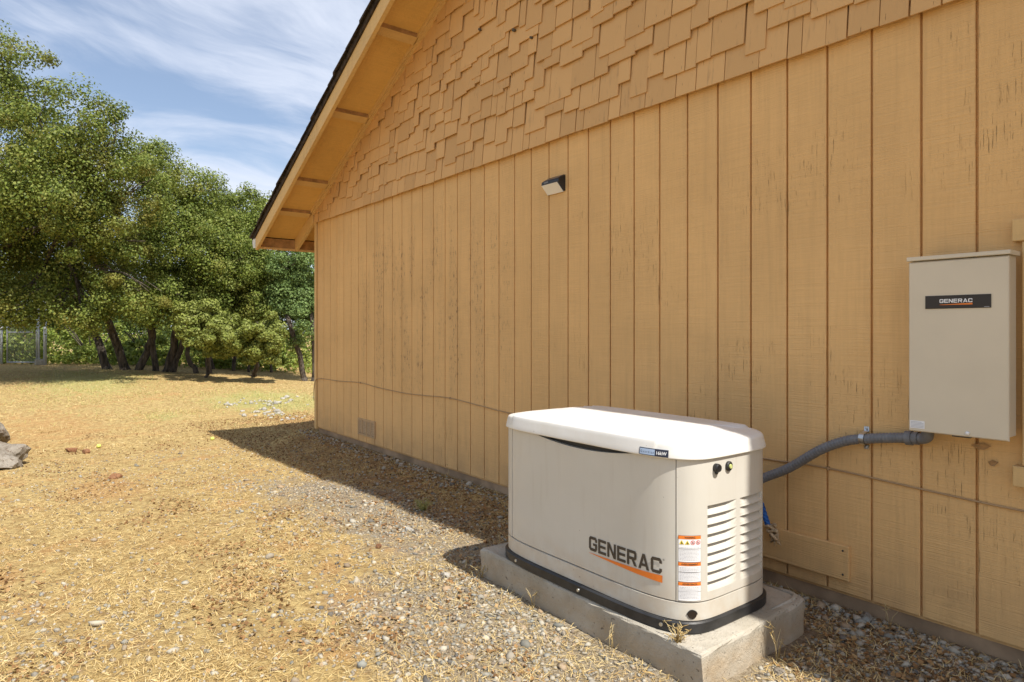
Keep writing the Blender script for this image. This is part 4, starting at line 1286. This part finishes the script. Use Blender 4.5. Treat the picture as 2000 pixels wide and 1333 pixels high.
# ------------------------------------------------------------------ boulders, stones, balls
def rock(name, label, cat, loc, size, mat, seed, sub=3, rz=0.0, group=None, rough=.28):
    bm = bmesh.new(); bmesh.ops.create_icosphere(bm, subdivisions=sub, radius=1.0)
    g = np.random.default_rng(seed)
    npl = 16 if sub > 3 else 9
    planes = g.normal(size=(npl, 3)); planes /= np.linalg.norm(planes, axis=1, keepdims=True); offs = g.uniform(.50, .88, npl)
    off = g.uniform(0, 40, 2)
    for v in bm.verts:
        p = np.array(v.co)
        for n_, o_ in zip(planes, offs):
            d = p@n_-o_
            if d > 0: p = p-n_*d*.97
        k = 1+rough*(float(fbm(np.array(p[0]*2+off[0]), np.array(p[1]*2+p[2]*1.7+off[1]), 4))-.5)
        v.co = Vector(p*k*np.array(size))
    me = bpy.data.meshes.new(name); bm.to_mesh(me); bm.free(); me.materials.append(mat)
    if sub > 2:
        me.polygons.foreach_set('use_smooth', [True]*len(me.polygons)); me.set_sharp_from_angle(angle=R(22))
    o = link_mesh(name, me); o.location = loc; o.rotation_euler = (0, 0, rz)
    return tag(o, label, cat, group or {'stone': 'single stones lying on the ground', 'boulder': 'boulders at the edge of the yard'}[cat])
rock('boulder', 'large grey boulder cut by the left edge of the picture', 'boulder', (-1.60, -3.27, -.16), (.62, .44, .34), M['boulder'], 8, 4, .5, rough=.9)
rock('boulder', 'smaller rounded rock resting behind the large grey boulder', 'boulder', (-2.60, -3.42, -.06), (.48, .34, .36), M['boulder'], 19, 4, .2, rough=.9)
def on(x, y, dz=0): return (x, y, float(gh(np.array(x), np.array(y)))+dz)
rock('stone', 'longer of two reddish stones side by side on the orange dirt', 'stone', on(-2.227, -2.456, .02), (.10, .06, .045), M['redstone'], 3, 2, .9)
rock('stone', 'rounder of two reddish stones side by side on the orange dirt', 'stone', on(-1.919, -2.326, .02), (.06, .05, .045), M['redstone'], 4, 2)
rock('stone', 'reddish brown stone alone in the straw before the boulders', 'stone', on(.279, -2.254, .015), (.07, .05, .045), M['redstone'], 5, 2, 1.2)
rock('stone', 'pale stone on the sunny gravel by the shadow edge', 'stone', on(4.02, -1.0, .008), (.045, .03, .022), M['palestone'], 6, 2, .4)
rock('stone', 'flat pale stone in front of the pad left end', 'stone', on(4.93, -1.28, .008), (.030, .026, .018), M['palestone'], 7, 2)
rock('stone', 'pinkish stone on the gravel left of the pad', 'stone', on(4.25, -1.33, .006), (.028, .022, .018), M['redstone'], 9, 2)
rock('stone', 'grey stone leaning on the foundation right of the skirt board', 'stone', on(6.50, -.05, .012), (.032, .025, .026), M['boulder'], 10, 2)
rock('stone', 'white stone in the sunlit straw beside the pad right end', 'stone', on(6.56, -.92, .008), (.040, .026, .022), M['palestone'], 12, 2, 1.0)
rock('stone', 'bluish grey stone in the sunlit straw beside the pad right end', 'stone', on(6.53, -.80, .008), (.028, .024, .018), M['boulder'], 13, 2, .3)
def ball(label, x, y):
    bm = bmesh.new(); bmesh.ops.create_icosphere(bm, subdivisions=3, radius=.027)
    for v in bm.verts: v.co.z *= .93
    me = bpy.data.meshes.new('yard_ball'); bm.to_mesh(me); bm.free(); me.materials.append(M['ball'])
    me.polygons.foreach_set('use_smooth', [True]*len(me.polygons))
    o = link_mesh('yard_ball', me); o.location = on(x, y, .028); tag(o, label, 'ball', 'yellow green balls lying in the yard')
ball('yellow green ball on the dirt beside the two reddish stones', -2.318, -2.153)
ball('yellow green ball near the tip of the roof shadow', -1.846, -.863)
b = MB(); P_ = [on(-2.3, 1.15, .02), on(-1.7, 1.25, .03), on(-1.0, 1.5, .03)]
b.tube(P_, [.03, .035, .03], 5); tag(b.build('rusty_stick', M['redstone']), 'rusty brown stick on the ground past the house corner', 'stick')

# ------------------------------------------------------------------ dry weeds
def weed(label, x, y, z, n, h, spread, mat, seed, name='dry_weed', cat='weed'):
    g = np.random.default_rng(seed); b = MB()
    for q in range(n):
        a = g.uniform(0, 6.28); hh = h*g.uniform(.45, 1.05); s_ = spread*g.uniform(.2, 1)
        p0 = np.array([x+g.normal()*.006, y+g.normal()*.006, z-.01])
        p1 = p0+np.array([math.cos(a)*s_*.35, math.sin(a)*s_*.35, hh*.6]); p2 = p0+np.array([math.cos(a)*s_, math.sin(a)*s_, hh])
        w = .0016
        b.tube([p0, p1, p2], [w, w*.8, w*.4], 3)
        if g.random() < .5:
            d = p2-p1
            for k in range(4):
                c = p1+d*g.uniform(.4, 1); o_ = g.normal(size=3)*.012; b.tube([c, c+o_], [.0018, .0006], 3)
    return tag(b.build(name, mat, recalc=False), label, cat, 'dry weeds around the pad and the wall' if cat == 'weed' else None)
weed('tuft of dry straw caught at the generator front right corner', 6.318, -1.135, PADZ, 34, .065, .055, M['straw'], 1)
weed('thin dry weed rising beside the pad right end', 6.47, -.72, .02, 5, .17, .05, M['straw'], 2)
weed('dry sprig against the pad left front corner', 5.06, -1.135, .02, 9, .08, .05, M['straw'], 3)
weed('pale green tuft on the edge of the roof shadow', 3.62, -.66, float(gh(np.array(3.62), np.array(-.66))), 60, .10, .10, M['greengrass'], 4, 'grass_tuft', 'grass tuft')
weed('single dry stem against the foundation between vent and generator', 3.0, -.06, 0.0, 3, .16, .04, M['straw'], 5)
weed('dry stem beside the foundation right of the skirt board', 6.60, -.06, .02, 3, .13, .04, M['straw'], 6)
weed('dry stems leaning on the pad front edge near its middle', 5.50, -1.15, .03, 4, .075, .04, M['straw'], 7)
weed('dry stems standing at the pad front right of its middle', 6.02, -1.17, .03, 4, .085, .05, M['straw'], 8)
weed('single thin dry stem in the shadow strip', 2.2, -.45, -.05, 4, .2, .08, M['straw'], 9)

# ------------------------------------------------------------------ loose cover: straw, leaf litter, gravel, grass
def outside_pad(x, y):
    return ~((x > 5.01) & (x < 6.45) & (y > -1.16) & (y < -.35)) & ~((y > -.006) & (x > -.27))
def scatter(n, region, g, dens):
    """points on the ground, thinning out with distance as the eye does; dens(x,y) in 0..1"""
    x0, x1, y0, y1 = region
    x = g.uniform(x0, x1, n); y = g.uniform(y0, y1, n)
    k = (g.random(n) < dens(x, y)) & outside_pad(x, y)
    return x[k], y[k]
def blades(name, x, y, length, width, mat, g, lift=.35, kind_label=None):
    n = len(x); z = gh(x, y)+g.uniform(.000, .006, n)
    a = g.uniform(0, 2*np.pi, n); p = np.abs(g.normal(0, lift, n))
    l = length*g.uniform(.45, 1.3, n); w = width*g.uniform(.6, 1.3, n)
    d = np.stack([np.cos(a)*np.cos(p), np.sin(a)*np.cos(p), np.sin(p)], -1)
    sd_ = np.stack([-np.sin(a), np.cos(a), g.normal(0, .5, n)], -1)
    c = np.stack([x, y, z], -1)
    bend = np.stack([g.normal(0, .12, n), g.normal(0, .12, n), -np.abs(g.normal(0, .05, n))], -1)*l[:, None]
    V = np.stack([c-sd_*w[:, None]*.5, c+sd_*w[:, None]*.5, c+d*l[:, None]*.55+sd_*w[:, None]*.42, c+d*l[:, None]*.55-sd_*w[:, None]*.42,
                  c+d*l[:, None]+bend+sd_*w[:, None]*.12, c+d*l[:, None]+bend-sd_*w[:, None]*.12], 1)
    V[:, :, 2] = np.maximum(V[:, :, 2], gh(V[:, :, 0], V[:, :, 1])+.0005)
    b0 = np.arange(n)[:, None]*6
    F = np.concatenate([b0+np.array([0, 1, 2, 3]), b0+np.array([3, 2, 4, 5])], 0)
    o = link_mesh(name, fast_mesh(name, V.reshape(-1, 3), F, mat))
    return tag(o, kind_label, None, None, 'stuff')
g = np.random.default_rng(101)
CX, CY = 7.875, -3.094
def near(x, y): return np.hypot(x-CX, y-CY)
def patchy(x, y): return sst(.30, .62, fbm(x*2.3+40, y*2.3+40, 4))
def d_straw(x, y):
    d = near(x, y)
    return np.clip((2.6/np.maximum(d, 2.0))**1.35, 0, 1)*(1-.62*m_gravel(x, y))*(1-.75*m_dirt(x, y))*(.30+.70*patchy(x, y))
x, y = scatter(1150000, (-5.5, 8.2, -5.0, 1.8), g, d_straw)
blades('dry_straw', x, y, .036, .0021, M['straw'], g, .40, 'dry golden straw lying matted over the ground')
x2, y2 = scatter(260000, (-18, -2.0, -6.0, 6.0), g, lambda x, y: .5*(1-.8*m_dirt(x, y))*(.15+.85*patchy(x*.5, y*.5))*np.clip((7/near(x, y))**1.0, 0, 1))
blades('dry_grass', x2, y2, .060, .0055, M['straw'], g, .50, 'short dry grass over the far part of the yard')
x3, y3 = scatter(240000, (-17, -2.5, -5.0, 5.0), g, lambda x, y: m_green(x, y)*.42*(.2+.8*patchy(x+9, y+3)))
blades('green_grass', x3, y3, .065, .0055, M['greengrass'], g, .8, 'thin yellow green grass near the crest')
def flakes(name, x, y, size, mat, g, label):
    n = len(x); C = np.stack([x, y, gh(x, y)+g.uniform(.003, .010, n)], -1)
    me = leaves_mesh(name, C, size, mat, g, 2.2)
    tag(link_mesh(name, me), label, None, None, 'stuff')
x4, y4 = scatter(120000, (-4, 8.0, -4.5, 1.2), g, lambda x, y: sst(.54, .74, fbm(x*1.9+7, y*1.9+70, 4))*.75*np.clip(3/near(x, y), 0, 1)+.02+.42*((y > -.78) & (x < 8)))  # leaves thicker near the wall, also to darken the shaded strip
flakes('leaf_litter', x4, y4, .022, M['litter'], g, 'brown fallen oak leaves scattered in patches')

_ico = None
def stones(name, x, y, size, mat, g, label):
    global _ico
    if _ico is None:
        bm = bmesh.new(); bmesh.ops.create_icosphere(bm, subdivisions=1, radius=1.0)
        _ico = (np.array([v.co[:] for v in bm.verts]), np.array([[v.index for v in f.verts] for f in bm.faces])); bm.free()
    n = len(x); B, Fc = _ico
    s = size*np.exp(g.normal(0, .38, n))
    sc3 = np.stack([g.uniform(.8, 1.35, n), g.uniform(.65, 1.1, n), g.uniform(.45, .8, n)], -1)*s[:, None]
    P = B[None]*(1+g.normal(0, .24, (n, len(B), 1)))*sc3[:, None]
    a = g.uniform(0, 6.28, n); t = g.normal(0, .35, n)
    ca, sa, ct, st_ = np.cos(a), np.sin(a), np.cos(t), np.sin(t)
    y1 = P[..., 1]*ct[:, None]-P[..., 2]*st_[:, None]; z1 = P[..., 1]*st_[:, None]+P[..., 2]*ct[:, None]
    xr_ = P[..., 0]*ca[:, None]-y1*sa[:, None]; yr_ = P[..., 0]*sa[:, None]+y1*ca[:, None]
    V = np.stack([xr_+x[:, None], yr_+y[:, None], z1+(gh(x, y)+s*.22)[:, None]], -1)
    F = (Fc[None]+(np.arange(n)*len(B))[:, None, None]).reshape(-1, 3)
    tag(link_mesh(name, fast_mesh(name, V.reshape(-1, 3), F, mat)), label, None, None, 'stuff')
x5, y5 = scatter(125000, (-1.5, 8.2, -4.2, -.01), g, lambda x, y: np.clip(m_gravel(x, y)**1.2*(.35+.65*sst(.3, .6, fbm(x*3, y*3+50, 3))), 0, 1)*np.clip(3.4/near(x, y), 0, 1)*.95+.045)
stones('gravel', x5, y5, .0074, M['gravel'], g, 'mixed grey gravel strewn along the house and pad')
x6, y6 = scatter(3600, (-.5, 8.2, -.26, -.012), g, lambda x, y: np.clip((.30+y)/.26, 0, 1)**.0*sst(-.34, -.04, y)*np.where(x > 5.2, .85, .38))
stones('foundation_gravel', x6, y6, .0105, M['gravel'], g, 'coarser grey gravel against the foundation')
x7, y7 = scatter(1500, (-6.6, -3.2, .1, 3.0), g, lambda x, y: np.exp(-((x+4.7)/1.1)**2-((y-1.2)/.75)**2)*sst(.4, .6, fbm(x*1.6, y*1.6, 3)))
stones('white_gravel', x7, y7, .030, M['palestone'], g, 'patch of pale gravel on the ground past the house corner')
print('counts', len(x), len(x2), len(x3), len(x4), len(x5), len(x6), len(x7))
